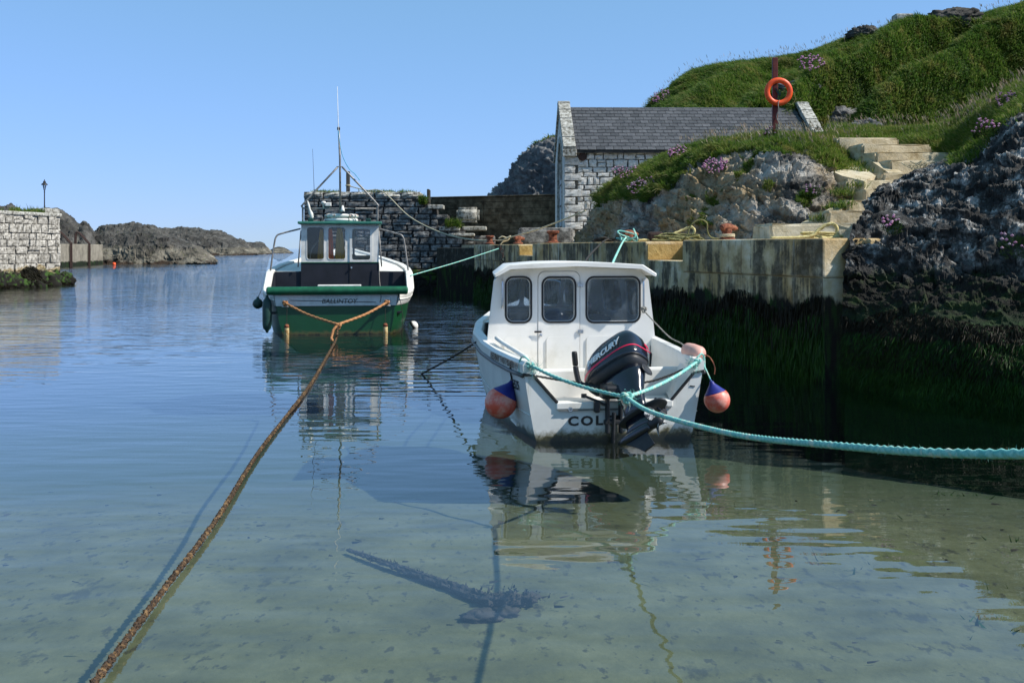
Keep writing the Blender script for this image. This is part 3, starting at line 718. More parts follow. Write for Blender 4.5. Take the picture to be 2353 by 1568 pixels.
# grassy bank above the steps
bc = [
 [(1880, 420, 26.0), (1885, 340, 26.6), (1895, 312, 28), (1905, 296, 31), (1905, 330, 36)],
 [(2000, 420, 26.2), (2000, 330, 26.6), (2000, 312, 28), (2000, 299, 31), (2000, 330, 36)],
 [(2090, 420, 25.6), (2090, 335, 26.0), (2088, 316, 27), (2085, 303, 30), (2085, 330, 35)],
 [(2205, 440, 22.0), (2205, 372, 23.4), (2190, 332, 24.8), (2175, 286, 28), (2170, 310, 34)],
 [(2262, 430, 19.0), (2258, 355, 20.0), (2256, 306, 22.2), (2255, 255, 26), (2255, 290, 33)],
 [(2352, 330, 17.2), (2352, 268, 18.2), (2352, 235, 20.4), (2352, 208, 24.5), (2352, 250, 32)],
 [(2550, 240, 16.6), (2550, 160, 17.6), (2550, 130, 19.8), (2550, 100, 24), (2550, 150, 31)],
 [(2800, 100, 16.0), (2800, 40, 17.0), (2800, 0, 19.2), (2800, -40, 23), (2800, 0, 30)],
]
BG = patch(ctrl(bc), 80, 150, lambda G, N: .18 * fbm(G, .6, 4) + .05 * fbm(G, 2.5, 3))
tag(grid_obj('grass_bank', BG, M['turf']), kind='structure')

# grey cliff behind the concrete wall
cc = [
 [(1120, 520, 52), (1122, 470, 52.3), (1126, 455, 52.6), (1135, 452, 54), (1150, 480, 60)],
 [(1150, 520, 51), (1150, 470, 51.3), (1158, 432, 52), (1165, 424, 54), (1180, 470, 60)],
 [(1185, 520, 50.4), (1186, 440, 50.8), (1190, 392, 51.5), (1200, 376, 53.5), (1215, 440, 60)],
 [(1215, 520, 50), (1216, 420, 50.4), (1220, 362, 51), (1232, 343, 53), (1250, 400, 60)],
 [(1275, 520, 49.5), (1275, 400, 50), (1276, 336, 50.5), (1282, 322, 52.5), (1290, 360, 60)],
 [(1360, 520, 49.2), (1360, 380, 49.6), (1360, 310, 50.2), (1364, 300, 52), (1370, 330, 60)],
]
CG = patch(ctrl(cc), 110, 120, rock_disp(.35, .16, .16))
tag(grid_obj('cliff_rock', CG, M['grey_rock']), kind='structure')

# dark rocks across the channel
def basalt_disp(a, b, s):
    def f(G, N):
        return a * fbm(G, .22 / s, 4, .55) + .5 * b * fbm(G, .8 / s, 5, .62, ridged=True) + .26 * b * facet(G, .45 / s) + .20 * b * facet(G, 1.1 / s)
    return f
def headland(name, sil, base, Yb, Yt, nr, nc, s=1.0, a=.5, b=.4):
    cs = []
    for (px, sy), by in zip(sil, base):
        yb = 4574.0 / (by - HY) if by - HY > 1 else 4574.0; yb = Yb if Yb else yb
        cs.append([(px, by + 6, yb * .985), (px, by, yb), (px + 2, by * .55 + sy * .45, yb * 1.012), (px + 2, sy + (by - sy) * .12, yb * 1.035), (px + 2, sy, yb * (1 + Yt)), (px, by, yb * (1 + 2.4 * Yt))])
    G = patch(ctrl(cs), nr, nc, basalt_disp(a, b, s))
    return tag(grid_obj(name, G, M['basalt'], None, False), kind='structure')
headland('headland_rock', [(60, 500), (112, 487), (135, 488), (160, 505), (178, 522), (192, 516), (205, 530), (214, 548), (222, 575)], [606] * 9, 124, .08, 70, 120, 1.0, .5, .5)
headland('headland_rock', [(-160, 500), (-60, 487), (0, 482), (18, 479), (30, 484), (45, 492)], [600] * 6, 118, .06, 40, 70, 1.0, .5, .5)
headland('headland_rock', [(196, 560), (215, 540), (240, 527), (280, 526), (312, 524), (332, 527), (355, 531), (385, 545), (420, 558), (455, 572), (480, 590), (496, 603)], [607, 607, 607, 607, 607, 607, 607, 606, 606, 605, 604, 604], 126, .09, 90, 190, 1.0, .55, .5)
headland('headland_rock', [(300, 545), (345, 532), (400, 528), (440, 529), (480, 534), (520, 541), (550, 552), (570, 565), (590, 583)], [586] * 9, 290, .08, 60, 150, 2.0, 1.0, .9)
headland('headland_rock', [(545, 583), (560, 561), (580, 558), (598, 560), (612, 572), (622, 584)], [584] * 6, 330, .05, 30, 60, 2.0, .6, .7)
headland('headland_rock', [(612, 582), (625, 572), (640, 569), (655, 572), (672, 582)], [582] * 5, 390, .04, 20, 50, 2.0, .5, .5)

# ------------------------------------------------------------------ grass (uncountable)
def sod(name, G, mask, n, Lr, wr, lean, mat, clump=.8, droop=.4, jitter=.35, seed=0, parent=None):
    P, N = scatter(G, n, mask)
    cl = fbm(P + seed, clump, 3); fine = fbm(P + seed + 5, clump * 3.1, 2)
    L = (Lr[0] + (Lr[1] - Lr[0]) * np.clip(.5 + .9 * cl + .5 * fine, 0, 1)) * rng.uniform(.6, 1.15, n)
    w = rng.uniform(wr[0], wr[1], n)
    D = N * .55 + np.array([0, 0, .8]) + rng.normal(size=(n, 3)) * jitter + np.array(lean) + .35 * np.stack([fbm(P + 31, clump, 2), fbm(P + 57, clump, 2), 0 * cl], -1)
    D /= np.linalg.norm(D, axis=1, keepdims=True)
    bend = np.array(lean) * .7 + rng.normal(size=(n, 3)) * .14 + np.array([0, 0, -droop])
    bend = bend * rng.uniform(.3, 1.2, n)[:, None]
    V, T = blades(P, D, L, w, bend)
    return tag(put(name, mesh_np(name, V, T), mat, parent), kind='stuff')
g_rows = np.linspace(0, 1, HG.shape[0])[:, None] * np.ones(HG.shape[1])
pxH = HG[..., 0] * F / HG[..., 1] + CX
o = sod('hill_grass', HG, ((g_rows > .12) & (g_rows < .76) & (pxH < 2560) & (pxH > 1400)).astype(float), 380000, (.12, .58), (.022, .045), (-.52, -.34, -.1), M['hill_grass'], .45, .5, .24)
tag(o, 'long green grass covering the hillside', 'grass')
b_rows = np.linspace(0, 1, BG.shape[0])[:, None] * np.ones(BG.shape[1])
pxB = BG[..., 0] * F / BG[..., 1] + CX
o = sod('bank_grass', BG, ((b_rows > .18) & (b_rows < .82) & (pxB < 2600)).astype(float), 105000, (.10, .34), (.012, .026), (-.22, -.12, 0), M['grass'], .8, .4)
tag(o, 'bright long grass on the bank above the steps', 'grass')
# turf on the outcrop: everything behind a wandering brow line
o_r = np.linspace(0, 1, OG.shape[0])[:, None] * np.ones(OG.shape[1])
pxO = OG[..., 0] * F / OG[..., 1] + CX; pyO = HY - (OG[..., 2] - CZ) * F / OG[..., 1]
brow = np.interp(pxO, [1330, 1400, 1440, 1480, 1545, 1585, 1640, 1700, 1790, 1850, 1885, 1930, 2010], [500, 462, 456, 462, 436, 384, 362, 355, 346, 352, 380, 400, 430]) + 16 * fbm(OG, .9, 3)
om = ((pyO < brow) | (o_r > .80)).astype(float)
o = sod('outcrop_grass', OG, om, 135000, (.08, .38), (.011, .024), (-.22, -.28, 0), M['grass'], 1.1, .45)
tag(o, 'tussocky long grass capping the rock outcrop', 'grass')
mo = np.clip(fbm(OG, 1.3, 4) * 4 - .9, 0, 1) * (1 - om) * (pxO > 1580) * (pyO < 520)
o = sod('ledge_grass', OG, mo, 5000, (.06, .16), (.010, .022), (-.1, -.2, 0), M['grass'], 2.0, .3)
tag(o, 'small grass tufts growing on ledges of the outcrop face', 'grass')
def seedheads(name, G, mask, n, h, label):
    P, N = scatter(G, n, mask)
    D = np.array([-.25, -.05, 1.0]) + rng.normal(size=(n, 3)) * .16; D /= np.linalg.norm(D, axis=1, keepdims=True)
    L = rng.uniform(h[0], h[1], n)
    V1, T1 = blades(P, D, L, np.full(n, .008), rng.normal(size=(n, 3)) * .04)
    V2, T2 = blades(P + D * (L * .86)[:, None], D, L * .26, np.full(n, .030), rng.normal(size=(n, 3)) * .04 + np.array([-.2, 0, 0]))
    return tag(put(name, mesh_np(name, np.concatenate([V1, V2]), np.concatenate([T1, T2 + len(V1)])), M['seed']), label, 'grass', kind='stuff')
seedheads('seed_heads', OG, (om * (pyO < 350) * (o_r > .62) * (o_r < .9)), 420, (.25, .45), 'pinkish grass seed heads along the top of the outcrop')
seedheads('seed_heads', BG, ((b_rows > .55) & (b_rows < .8) & (pxB < 2500)).astype(float), 420, (.28, .50), 'pinkish grass seed heads along the crest of the bank')
seedheads('seed_heads', HG, ((g_rows > .6) & (g_rows < .72) & (pxH > 1480) & (pxH < 2450)).astype(float), 420, (.4, .8), 'thin grass stalks along the hill skyline')
c_r = np.linspace(0, 1, CG.shape[0])[:, None] * np.ones(CG.shape[1])
o = sod('cliff_grass', CG, ((c_r > .68) & (c_r < .85)).astype(float), 7000, (.12, .4), (.03, .06), (-.2, -.2, 0), M['grass'], .8, .4)
tag(o, 'thin grass fringe along the top edge of the grey cliff', 'grass')
# grass over the shore rock's top edge
r_r = np.linspace(0, 1, RG.shape[0])[:, None] * np.ones(RG.shape[1])
pxR = RG[..., 0] * F / RG[..., 1] + CX
mr = ((r_r > .80) & (pxR > 2180) & (pxR < 2600)).astype(float) + .10 * (np.clip(fbm(RG, 1.1, 4) * 5 - 1.6, 0, 1) * (RG[..., 2] > 1.9) * (pxR < 2600))
o = sod('ledge_grass', RG, mr, 14000, (.08, .28), (.010, .022), (-.15, -.2, 0), M['grass'], 1.4, .4)
tag(o, 'grass tufts on the top and ledges of the shaded shore rock', 'grass')
# tide weed hanging on the shore rock
mw = (RG[..., 2] < 1.05 + .35 * fbm(RG, .9, 3)) * (RG[..., 2] > -.1) * (pxR < 2600)
for nm, n, mt, lo, hi, lb in (('green_weed', 45000, M['weed_green'], -.2, .78, 'green weed hanging down the foot of the shore rock'), ('brown_weed', 30000, M['weed_brown'], .35, 2, 'dark brown wrack on the shore rock above the green weed')):
    P, N = scatter(RG, n, (mw * (RG[..., 2] > lo) * (RG[..., 2] < hi)).astype(float))
    D = N * .35 + np.array([0, 0, -1.0]) + rng.normal(size=(n, 3)) * .18; D /= np.linalg.norm(D, axis=1, keepdims=True)
    V, T = blades(P + N * .01, D, rng.uniform(.05, .15, n), rng.uniform(.006, .013, n), rng.normal(size=(n, 3)) * .10)
    tag(put(nm, mesh_np(nm, V, T), mt), lb, 'seaweed', kind='stuff')

# ------------------------------------------------------------------ thrift: pink cushions
def thrift(c, r, n, label, toward=(-.3, -.7, .6)):
    c = Vector(c) + Vector((-.06, -.14, .10)) * (2.0 if toward[1] < -.75 else 1.0)
    root = empty('thrift_clump', c, 0, label, 'flowers', 'pink thrift clumps')
    t = Vector(toward).normalized(); q = t.to_track_quat('Z', 'Y').to_matrix()
    m = 500; th = rng.random(m) * 2 * math.pi; rad = np.sqrt(rng.random(m)) * r
    P = np.stack([rad * np.cos(th), rad * np.sin(th), np.zeros(m)], -1) @ np.array(q).T
    D = P / max(r, 1e-6) * .6 + np.array(t) + rng.normal(size=(m, 3)) * .3; D /= np.linalg.norm(D, axis=1, keepdims=True)
    V, T = blades(P, D, rng.uniform(.04, .10, m), np.full(m, .008), np.zeros((m, 3)))
    tag(put('leaf_cushion', mesh_np('leaf_cushion', V, T), M['cushion'], root), kind='stuff')
    hb = MB(); sb = MB()
    for i in range(n):
        a = random.random() * 6.283; q_ = r * math.sqrt(random.random()); p = q @ Vector((q_ * math.cos(a), q_ * math.sin(a) * .8, 0))
        tip = p + (t * .6 + Vector((0, 0, .55)) + p / r * .35).normalized() * random.uniform(.09, .16)
        s_ = random.uniform(.022, .034) * (1.8 if toward[1] < -.75 else 1.0)
        hb.add([tip + Vector(d) * s_ * random.uniform(.8, 1.1) for d in ((1, 0, 0), (-1, 0, 0), (0, 1, 0), (0, -1, 0), (0, 0, .8), (0, 0, -.8))],
               [(0, 2, 4), (2, 1, 4), (1, 3, 4), (3, 0, 4), (2, 0, 5), (1, 2, 5), (3, 1, 5), (0, 3, 5)])
        sb.tube([p, tip], .0025, 3, caps=False)
    tag(hb.build('flower_heads', M['thrift'], root, recalc=False), kind='stuff'); tag(sb.build('stems', M['cushion'], root, recalc=False), kind='stuff')
    return root
for (px, py, r_, n, lb) in (
    (1478, 445, .34, 75, 'large pink thrift clump hanging at the lower left end of the outcrop grass'),
    (1448, 412, .26, 40, 'pink thrift clump spilling down the left brow of the outcrop'),
    (1417, 398, .14, 14, 'small pink thrift clump at the far left tip of the outcrop'),
    (1558, 366, .22, 60, 'round pink thrift cushion high in the outcrop grass'),
    (1645, 402, .28, 75, 'pale pink thrift clump in the middle of the bare rock face'),
    (1772, 322, .16, 12, 'sparse pink thrift in the grass just below the lifebuoy post'),
    (1870, 455, .14, 16, 'small pink thrift clump at the corner of the sloping concrete slab')):
    thrift(on(OG, px, py), r_, n, lb)
for (px, py, r_, n, lb) in ((2052, 540, .13, 16, 'small pink thrift clump on the shaded rock near the quay end'), (2272, 312, .18, 22, 'pink thrift clump on the top edge of the shore rock'), (2215, 300, .1, 8, 'few pink thrift heads in the grass right of the steps'), (2330, 585, .2, 20, 'pink thrift clump low on the shaded rock at the right edge')):
    thrift(on(RG, px, py), r_, n, lb)
thrift(on(BG, 2312, 252), .24, 45, 'purple pink thrift clump in the bank grass at the right edge')
for (px, py, r_, n, lb) in ((1522, 237, .5, 70, 'pink thrift on the hill just above the roof ridge'), (1865, 160, .5, 60, 'pink thrift patch on the hillside right of the lifebuoy'), (1898, 232, .35, 40, 'purple thrift beside the right roof coping')):
    thrift(on(HG, px, py), r_, n, lb, (-.2, -.8, .5))
# ------------------------------------------------------------------ quay
quay = empty('quay_wall', (0, 0, 0), 0, 'stained concrete quay wall with ochre recesses and weed along the waterline', 'quay')
def qn(y):
    d = Vector((qx(y + .5) - qx(y - .5), 1.0)).normalized(); return Vector((d.y, -d.x))     # away from the water
def qpt(y, off): n = qn(y); return (qx(y) + n.x * off, y + n.y * off)
def qblock(name, y0, y1, off0, off1, z0, z1, mat, ch=.03, mids=()):
    ys_ = [y0] + list(mids) + [y1]
    m = MB(); m.prism([qpt(y, off0) for y in ys_] + [qpt(y, off1) for y in reversed(ys_)], z0, z1, ch)
    return m.build(name, mat, quay)
for (y0, y1, zt_, mids) in ((14.75, 18.45, QZ, (16.2,)), (20.3, 29.3, QZ - .01, ()), (31.1, 38.05, QZ - .03, ())):
    qblock('quay_block', y0, y1, .0, 1.1, 1.56, zt_, M['quay'], .035, mids); qblock('quay_block', y0 + .02, y1 - .02, .018, 1.1, -2.6, 1.557, M['quay'], .012, mids)
for (y0, y1, zf) in ((18.45, 20.3, 1.76), (29.3, 31.1, 1.78)):
    qblock('recess_step', y0 + .003, y1 - .003, .05, .86, -2.2, zf, M['quay'], .02)
    qblock('recess_back', y0 + .003, y1 - .003, .863, 1.1, 0, QZ - .02, M['quay_clean'], .02)
    p0, p1 = qpt(y1 - .012, .06), qpt(y1 - .012, .86)
    a = math.atan2(p1[1] - p0[1], p1[0] - p0[0]); m = MB()
    m.box((0, 0, 0), (math.dist(p0, p1), .02, QZ - zf - .08), Matrix.Rotation(a, 3, 'Z'))
    m.build('recess_lining', M['quay_clean'], quay, loc=((p0[0] + p1[0]) / 2, (p0[1] + p1[1]) / 2, (QZ + zf) / 2 - .03))
# weed curtain on the quay face
for nm, n, mt, z0, z1 in (('green_weed', 26000, M['weed_green'], .05, .95), ('brown_weed', 9000, M['weed_brown'], .7, 1.2)):
    yy = rng.uniform(14.7, 38, n); yy = 14.7 + (yy - 14.7) ** 1.25 / (23.3 ** .25)
    X = np.interp(yy, [13.0, 18.5, 38.05, 60], [5.29, 3.13, -1.46, -6.6]); inr = ((yy > 18.45) & (yy < 20.3)) | ((yy > 29.3) & (yy < 31.1))
    P = np.stack([X - .012 + inr * .05, yy, rng.uniform(z0, z1, n) + .12 * np.sin(yy * 3.1)], -1)
    D = np.array([-.03, -.01, -1.0]) + rng.normal(size=(n, 3)) * .06; D /= np.linalg.norm(D, axis=1, keepdims=True)
    V, T = blades(P, D, rng.uniform(.08, .30, n), rng.uniform(.010, .022, n), rng.normal(size=(n, 3)) * .06)
    tag(put(nm, mesh_np(nm, V, T), mt), ('bright' if 'green' in nm else 'dark') + (' green weed curtain hanging on the quay wall' if 'green' in nm else ' brown wrack fringe below the quay stain line'), 'seaweed', kind='stuff')
# landing block beyond the quay end
m = MB(); a, b_ = W(1003, 570, 43), W(1090, 570, 40.5)
m.prism([(a.x, a.y), (b_.x, b_.y), (b_.x + 3, b_.y + 1.5), (b_.x + 3, 47), (a.x, 47)], -3, 2.02, .05)
o = m.build('landing_block', M['dark_conc']); tag(o, 'low dark concrete landing block beyond the far end of the quay', 'landing')

# ------------------------------------------------------------------ stone pieces
def stone_variants(k, bulge=.22, edge=.08, rim_in=(.10, .30)):
    out = []
    for _ in range(k):
        g = []
        for j in range(4):
            for i in range(4):
                u, v = i / 3 - .5, j / 3 - .5; ring = i in (0, 3) or j in (0, 3)
                if ring: u *= 1 - edge * random.random(); v *= 1 - edge * random.random()
                else: u *= .82; v *= .82
                d = -.5 + (random.uniform(*rim_in) if ring else random.uniform(-bulge * .5, bulge * .5))
                g.append((u, d, v))
        bk = [(g[i][0], .5, g[i][2]) for i in (0, 1, 2, 3, 7, 11, 15, 14, 13, 12, 8, 4)]
        rim = [0, 1, 2, 3, 7, 11, 15, 14, 13, 12, 8, 4]
        fs = [(j * 4 + i, j * 4 + i + 1, j * 4 + i + 5, j * 4 + i + 4) for j in range(3) for i in range(3)]
        fs += [(rim[i], 16 + i, 16 + (i + 1) % 12, rim[(i + 1) % 12]) for i in range(12)]
        out.append(MB().add(g + bk, fs).mesh('stone', False))
    return out
def stone_face(parent, meshes, mat, org, ang, length, z0, z1, ch, wr, depth=.3, gap=.03, inside=None, jit=.02, name='stone'):
    """courses of single stones on a face: org (x, y), direction ang; local to parent"""
    u = Vector((math.cos(ang), math.sin(ang))); n = Vector((math.sin(ang), -math.cos(ang)))
    z = z0; cnt = 0
    while z < z1 - .05:
        h = min(random.uniform(*ch), z1 - z);  h = z1 - z if z1 - z - h < ch[0] * .5 else h
        s = -random.random() * wr[0] * .5 if False else 0.0
        while s < length - .02:
            w = random.uniform(*wr); w = length - s if length - s - w < wr[0] * .6 else w
            parts_ = [(z, h)]
            if h > ch[0] * 1.2 and random.random() < .22: k = random.uniform(.4, .6); parts_ = [(z, h * k), (z + h * k, h * (1 - k))]
            for (zz, hh) in parts_:
                if inside is None or inside(s + w / 2, zz + hh / 2, w, hh):
                    c = Vector(org) + u * (s + w / 2) + n * (-depth / 2 + random.uniform(-jit, jit))
                    me = random.choice(meshes)
                    o = put(name, me, mat, parent, (c.x, c.y, zz + hh / 2), (0, random.uniform(-.012, .012), ang), (w - gap, depth, hh - gap)); cnt += 1
            s += w
        z += h
    return cnt
SV = stone_variants(9); SF = stone_variants(9, .07, .16, (.03, .09))
for me in SV + SF: me.materials.append(None)
def stones(*a, **k):
    """stone_face, with the material on the object so the shapes can be shared"""
    mat = a[2]; before = set(col.objects); c = stone_face(*a, **k)
    for o in set(col.objects) - before:
        o.material_slots[0].link = 'OBJECT'; o.material_slots[0].material = mat
    return c

# harbour wall behind the green boat
hwall = empty('harbour_wall', W(697, 669, 46) * 1.0, 0, 'old grey stone harbour wall with stepped right end behind the green boat', 'wall'); hwall.location.z = 0
L0, ZT = 5.85, 4.62
def top_at(s): return float(np.interp(s, [0, 5.2, 5.35, 5.75, 5.76, 6.1, 6.11, 6.65, 6.66, 7.05, 7.06, 7.4, 7.41, 7.9], [ZT, ZT, 4.15, 4.15, 3.92, 3.92, 3.6, 3.6, 3.2, 3.2, 2.95, 2.95, 2.7, 2.5]))
m = MB()
sl = [0, 5.2, 5.74, 5.76, 6.09, 6.12, 6.63, 6.67, 7.03, 7.07, 7.39, 7.42, 7.9]
m.panel([(0.02, -2.5), (7.9, -2.5)] + [(s, top_at(s) - .05) for s in reversed(sl)] + [(0.02, ZT - .35)], [], lambda u, v, d: (u, .10 + d, v), 1.8)
m.build('wall_core', M['mortar'], hwall)
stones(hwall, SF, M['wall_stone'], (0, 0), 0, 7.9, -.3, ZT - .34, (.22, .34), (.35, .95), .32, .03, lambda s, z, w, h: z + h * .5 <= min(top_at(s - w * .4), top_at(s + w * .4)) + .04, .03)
stones(hwall, SV, M['lichen_stone'], (-.02, -.02), 0, 5.4, ZT - .34, ZT, (.34, .34), (.7, 1.3), .5, .02, None, .03)
m = MB(); m.cbox((2.7, 1.05, ZT - .16), (5.4, 1.55, .28), .06); m.build('wall_top', M['lichen_stone'], hwall)
for (s, z, w, h) in ((6.75, 2.9, .95, .2), (6.1, 3.9, .75, .2), (7.3, 2.62, 1.2, .14)):
    m = MB(); m.cbox((s, .3, z), (w, .9, h), .04); m.build('step_slab', M['lichen_stone'], hwall)
m = MB(); m.cbox((5.75, .45, 4.42), (.10, .9, .62), .02); m.build('end_slab', M['dark_conc'], hwall)
tb = W(1075, 494, 47)
m = MB(); bm = bmesh.new(); bmesh.ops.create_cube(bm, size=1); bmesh.ops.scale(bm, vec=(1.08, .8, .70), verts=bm.verts)
bmesh.ops.bevel(bm, geom=list(bm.edges), offset=.12, segments=2, affect='EDGES'); bmesh.ops.subdivide_edges(bm, edges=list(bm.edges), cuts=2, use_grid_fill=True)
for v in bm.verts: v.co += v.normal * random.uniform(-.025, .025)
m._bm(bm, Matrix()); o = m.build('stone_block', M['lichen_stone'], smooth=True, loc=tb); tag(o, 'large pale rounded stone block resting at the foot of the wall steps', 'stone block')
m = MB(); m.cbox((0, 0, 0), (1.15, .8, .20), .05); o = m.build('stone_slab', M['lichen_stone'], loc=W(1090, 525, 47)); tag(o, 'flat pale stone slab under the large block', 'stone slab')
m = MB(); m.cbox((0, 0, -.4), (2.6, 1.2, .95), .08); o = m.build('rubble_plinth', M['wall_stone'], loc=W(1075, 545, 47.4)); tag(o, 'low rough stone plinth carrying the slab and block', 'plinth')
# grass and post on the wall top
P = np.stack([rng.uniform(-9.4, -4.4, 2600), rng.uniform(46.3, 47.4, 2600), np.full(2600, ZT - .02)], -1)
P = P[(fbm(P, 1.1, 3) > .12)]; n = len(P)
D = rng.normal(size=(n, 3)) * .45 + np.array([0, 0, 1]); D /= np.linalg.norm(D, axis=1, keepdims=True)
V, T = blades(P, D, rng.uniform(.06, .2, n), np.full(n, .03), rng.normal(size=(n, 3)) * .2)
tag(put('wall_grass', mesh_np('wall_grass', V, T), M['grass']), 'thin dry grass growing on top of the harbour wall', 'grass', kind='stuff')
P = np.stack([rng.uniform(-.16, .16, 500), rng.uniform(-.2, .2, 500), rng.uniform(-.3, .0, 500)], -1) + np.array(W(970, 455, 45.9)); n = 500
D = rng.normal(size=(n, 3)) * .3 + np.array([.2, -.3, .8]); D /= np.linalg.norm(D, axis=1, keepdims=True)
V, T = blades(P, D, rng.uniform(.1, .35, n), np.full(n, .03), rng.normal(size=(n, 3)) * .2 + np.array([0, 0, -.3]))
tag(put('grass_tuft', mesh_np('grass_tuft', V, T), M['grass']), 'bright green grass tuft at the right end of the harbour wall top', 'grass', kind='stuff')
P = np.stack([rng.uniform(-.35, .35, 500), rng.uniform(-.2, .2, 500), rng.uniform(-.25, .1, 500)], -1) + np.array(W(1040, 512, 45.9))
V, T = blades(P, D, rng.uniform(.1, .35, n), np.full(n, .03), rng.normal(size=(n, 3)) * .2 + np.array([0, 0, -.3]))
tag(put('grass_tuft', mesh_np('grass_tuft', V, T), M['grass']), 'green grass tuft on the wall steps beside the pale block', 'grass', kind='stuff')
pp = W(799.5, 437, 47)
post = empty('wooden_post', (pp.x, pp.y, ZT - .1), 0, 'dark weathered wooden post standing on the harbour wall', 'post')
m = MB(); m.cbox((0, 0, .55), (.17, .17, 1.1), .02); m.build('shaft', M['dark_wood'], post)
m = MB(); m.tube(spline([(math.cos(a) * .11, math.sin(a) * .11, .42 + .02 * a / 6) for a in np.linspace(0, 12.0, 30)], n=2), .02, 5); m.build('rope_turns', M['rope_tan'], post)

# brown concrete wall
a, b_ = W(985, 455, 49), W(1290, 455, 46.5)
bw = empty('concrete_wall', (a.x, a.y, 1.6), math.atan2(b_.y - a.y, b_.x - a.x), 'brown shuttered concrete wall between the harbour wall and the boathouse', 'wall')
Lw = math.hypot(b_.x - a.x, b_.y - a.y); zt = 2.85
bounds = [0, .32, .62, .92, 1.3, 1.62, 1.98, 2.3, 2.62, zt]
for i in range(9):
    for (x0, x1) in ((0, 2.9), (2.92, Lw)):
        m = MB(); m.cbox(((x0 + x1) / 2, .25 + random.uniform(-.012, .012), (bounds[i] + bounds[i + 1]) / 2), (x1 - x0, .5, bounds[i + 1] - bounds[i] - .012), .012)
        m.build('board_lift', M['brown_wall'], bw)
m = MB(); m.box((Lw / 2, .27, zt / 2 - .05), (Lw - .1, .40, zt)); m.build('wall_core', M['mortar'], bw)
m = MB(); m.cbox((Lw / 2, .25, zt + .04), (Lw, .62, .06), .015); m.build('coping', M['brown_wall'], bw)

# ------------------------------------------------------------------ boathouse
HX, HYW, HROT = 1.855, 35.0, R(1.2)
house = empty('boathouse', (HX, HYW, 2.10), HROT, 'whitewashed stone boathouse with grey slate roof', 'building')
HL, HD, HE, HR = 9.35, 5.2, 3.33, 5.12                   # length, depth, eaves, ridge above base
m = MB()
m.box((HL / 2 + .1, .12 + .2, HE / 2), (HL - .25, .4, HE)); m.box((HL / 2 + .1, HD - .3, HE / 2), (HL - .25, .4, HE))
m.build('wall_core', M['mortar_pale'], house)
def in_front(s, z, w, h): return True
stones(house, SF, M['white_stone'], (.45, 0), 0, 3.5, 0, HE - .02, (.15, .29), (.18, .55), .25, .012, in_front, .010)
z = 0; k = 0
while z < HE - .1:                                       # corner quoins
    h = random.uniform(.26, .36); h = min(h, HE - .02 - z); w = (.62, .40)[k % 2]
    o = put('quoin', random.choice(SF), None, house, (w / 2 - .02, .10, z + h / 2), None, (w, .27, h - .012)); o.material_slots[0].link = 'OBJECT'; o.material_slots[0].material = M['white_stone']
    z += h; k += 1
m = MB(); m.cbox((3.95 + (HL - 3.95) / 2, .02, HE / 2), (HL - 3.95, .25, HE), .02); m.build('front_wall', M['white_stone'], house)
# gable ends with a pointed doorway at the left
def gable(x, hole, nm):
    m = MB(); m.panel([(0.26, 0), (HD, 0), (HD, HE), (HD / 2, HR), (0.26, HE + .18)], hole, lambda u, v, d: (x + d, u, v), .3); return m.build(nm, M['white_stone'], house)
arch = [(1.3, .35)] + [(3.5, .35), (3.5, 2.6)] + [(2.4 + 1.1 * math.cos(a), 2.6 + 1.25 * math.sin(a)) for a in np.linspace(.25, math.pi - .25, 9)] + [(1.3, 2.6)]
gable(0, [arch], 'gable_wall'); gable(HL - .3, [], 'gable_wall')
def oncurve(pts, grow): return [(2.4 + (u - 2.4) * grow, 1.6 + (v - 1.6) * grow) for u, v in pts]
m = MB(); m.panel(oncurve(arch, 1.10), [arch], lambda u, v, d: (-.03 + d, u, v), .06); m.build('door_surround', M['lichen_stone'], house)
for k, (u0, u1) in enumerate(((1.32, 2.38), (2.42, 3.48))):
    pts = [(u, v) for u, v in [(u0, .37), (u1, .37), (u1, 3.2 if k == 0 else 2.5), (u0, 2.5 if k == 0 else 3.2)]]
    m = MB(); m.panel(pts, [], lambda u, v, d: (.10 + d, u, v), .05); d_ = m.build('door', M['door_blue'], house)
    for j in range(2):
        m = MB(); m.box((.085, u0 + .25 + j * .55, 1.45), (.03, .30, 2.1)); m.build('board', M['door_white'], d_)
    for j in range(3):
        m = MB(); m.box((.06, (u0 + u1) / 2, .7 + j * .8), (.03, .9, .06)); m.build('hinge', M['iron'], d_)
# roof
run = HD / 2 + .14; rise = HR - HE + .06; sl_len = math.hypot(run, rise); sl_a = math.atan2(rise, run)
m = MB()
for sg in (0, 1):
    pts = [(.02, -.13, HE - .02), (HL - .02, -.13, HE - .02), (HL - .02, HD / 2, HR - .02), (.02, HD / 2, HR - .02)]
    if sg: pts = [(x, HD - y, z) for x, y, z in pts]
    m.add(pts + [(x, y, z - .08) for x, y, z in pts], [(0, 1, 2, 3), (4, 7, 6, 5), (0, 4, 5, 1), (1, 5, 6, 2), (2, 6, 7, 3), (3, 7, 4, 0)])
m.build('roof_deck', M['mortar'], house)
sv = []
for k in range(5):
    t0, t1 = .010 + random.random() * .004, .006
    sv.append(MB().add([(-.5, 0, 0), (.5, 0, 0), (.5, 1, 0), (-.5, 1, 0), (-.5, 0, 1), (.5, random.uniform(-.03, .03), 1), (.5, 1, .5), (-.5, 1, .5)], [(0, 3, 2, 1), (4, 5, 6, 7), (0, 1, 5, 4), (1, 2, 6, 5), (2, 3, 7, 6), (3, 0, 4, 7)]).mesh('slate'))
for me in sv: me.materials.append(M['slate'])
roof = empty('roof', (0, 0, 0)); roof.parent = house
rows_n = 13; ex = sl_len / rows_n; sw = .30; rest = MB(); cnt = 0
Mr = Matrix.Rotation(sl_a, 4, 'X')
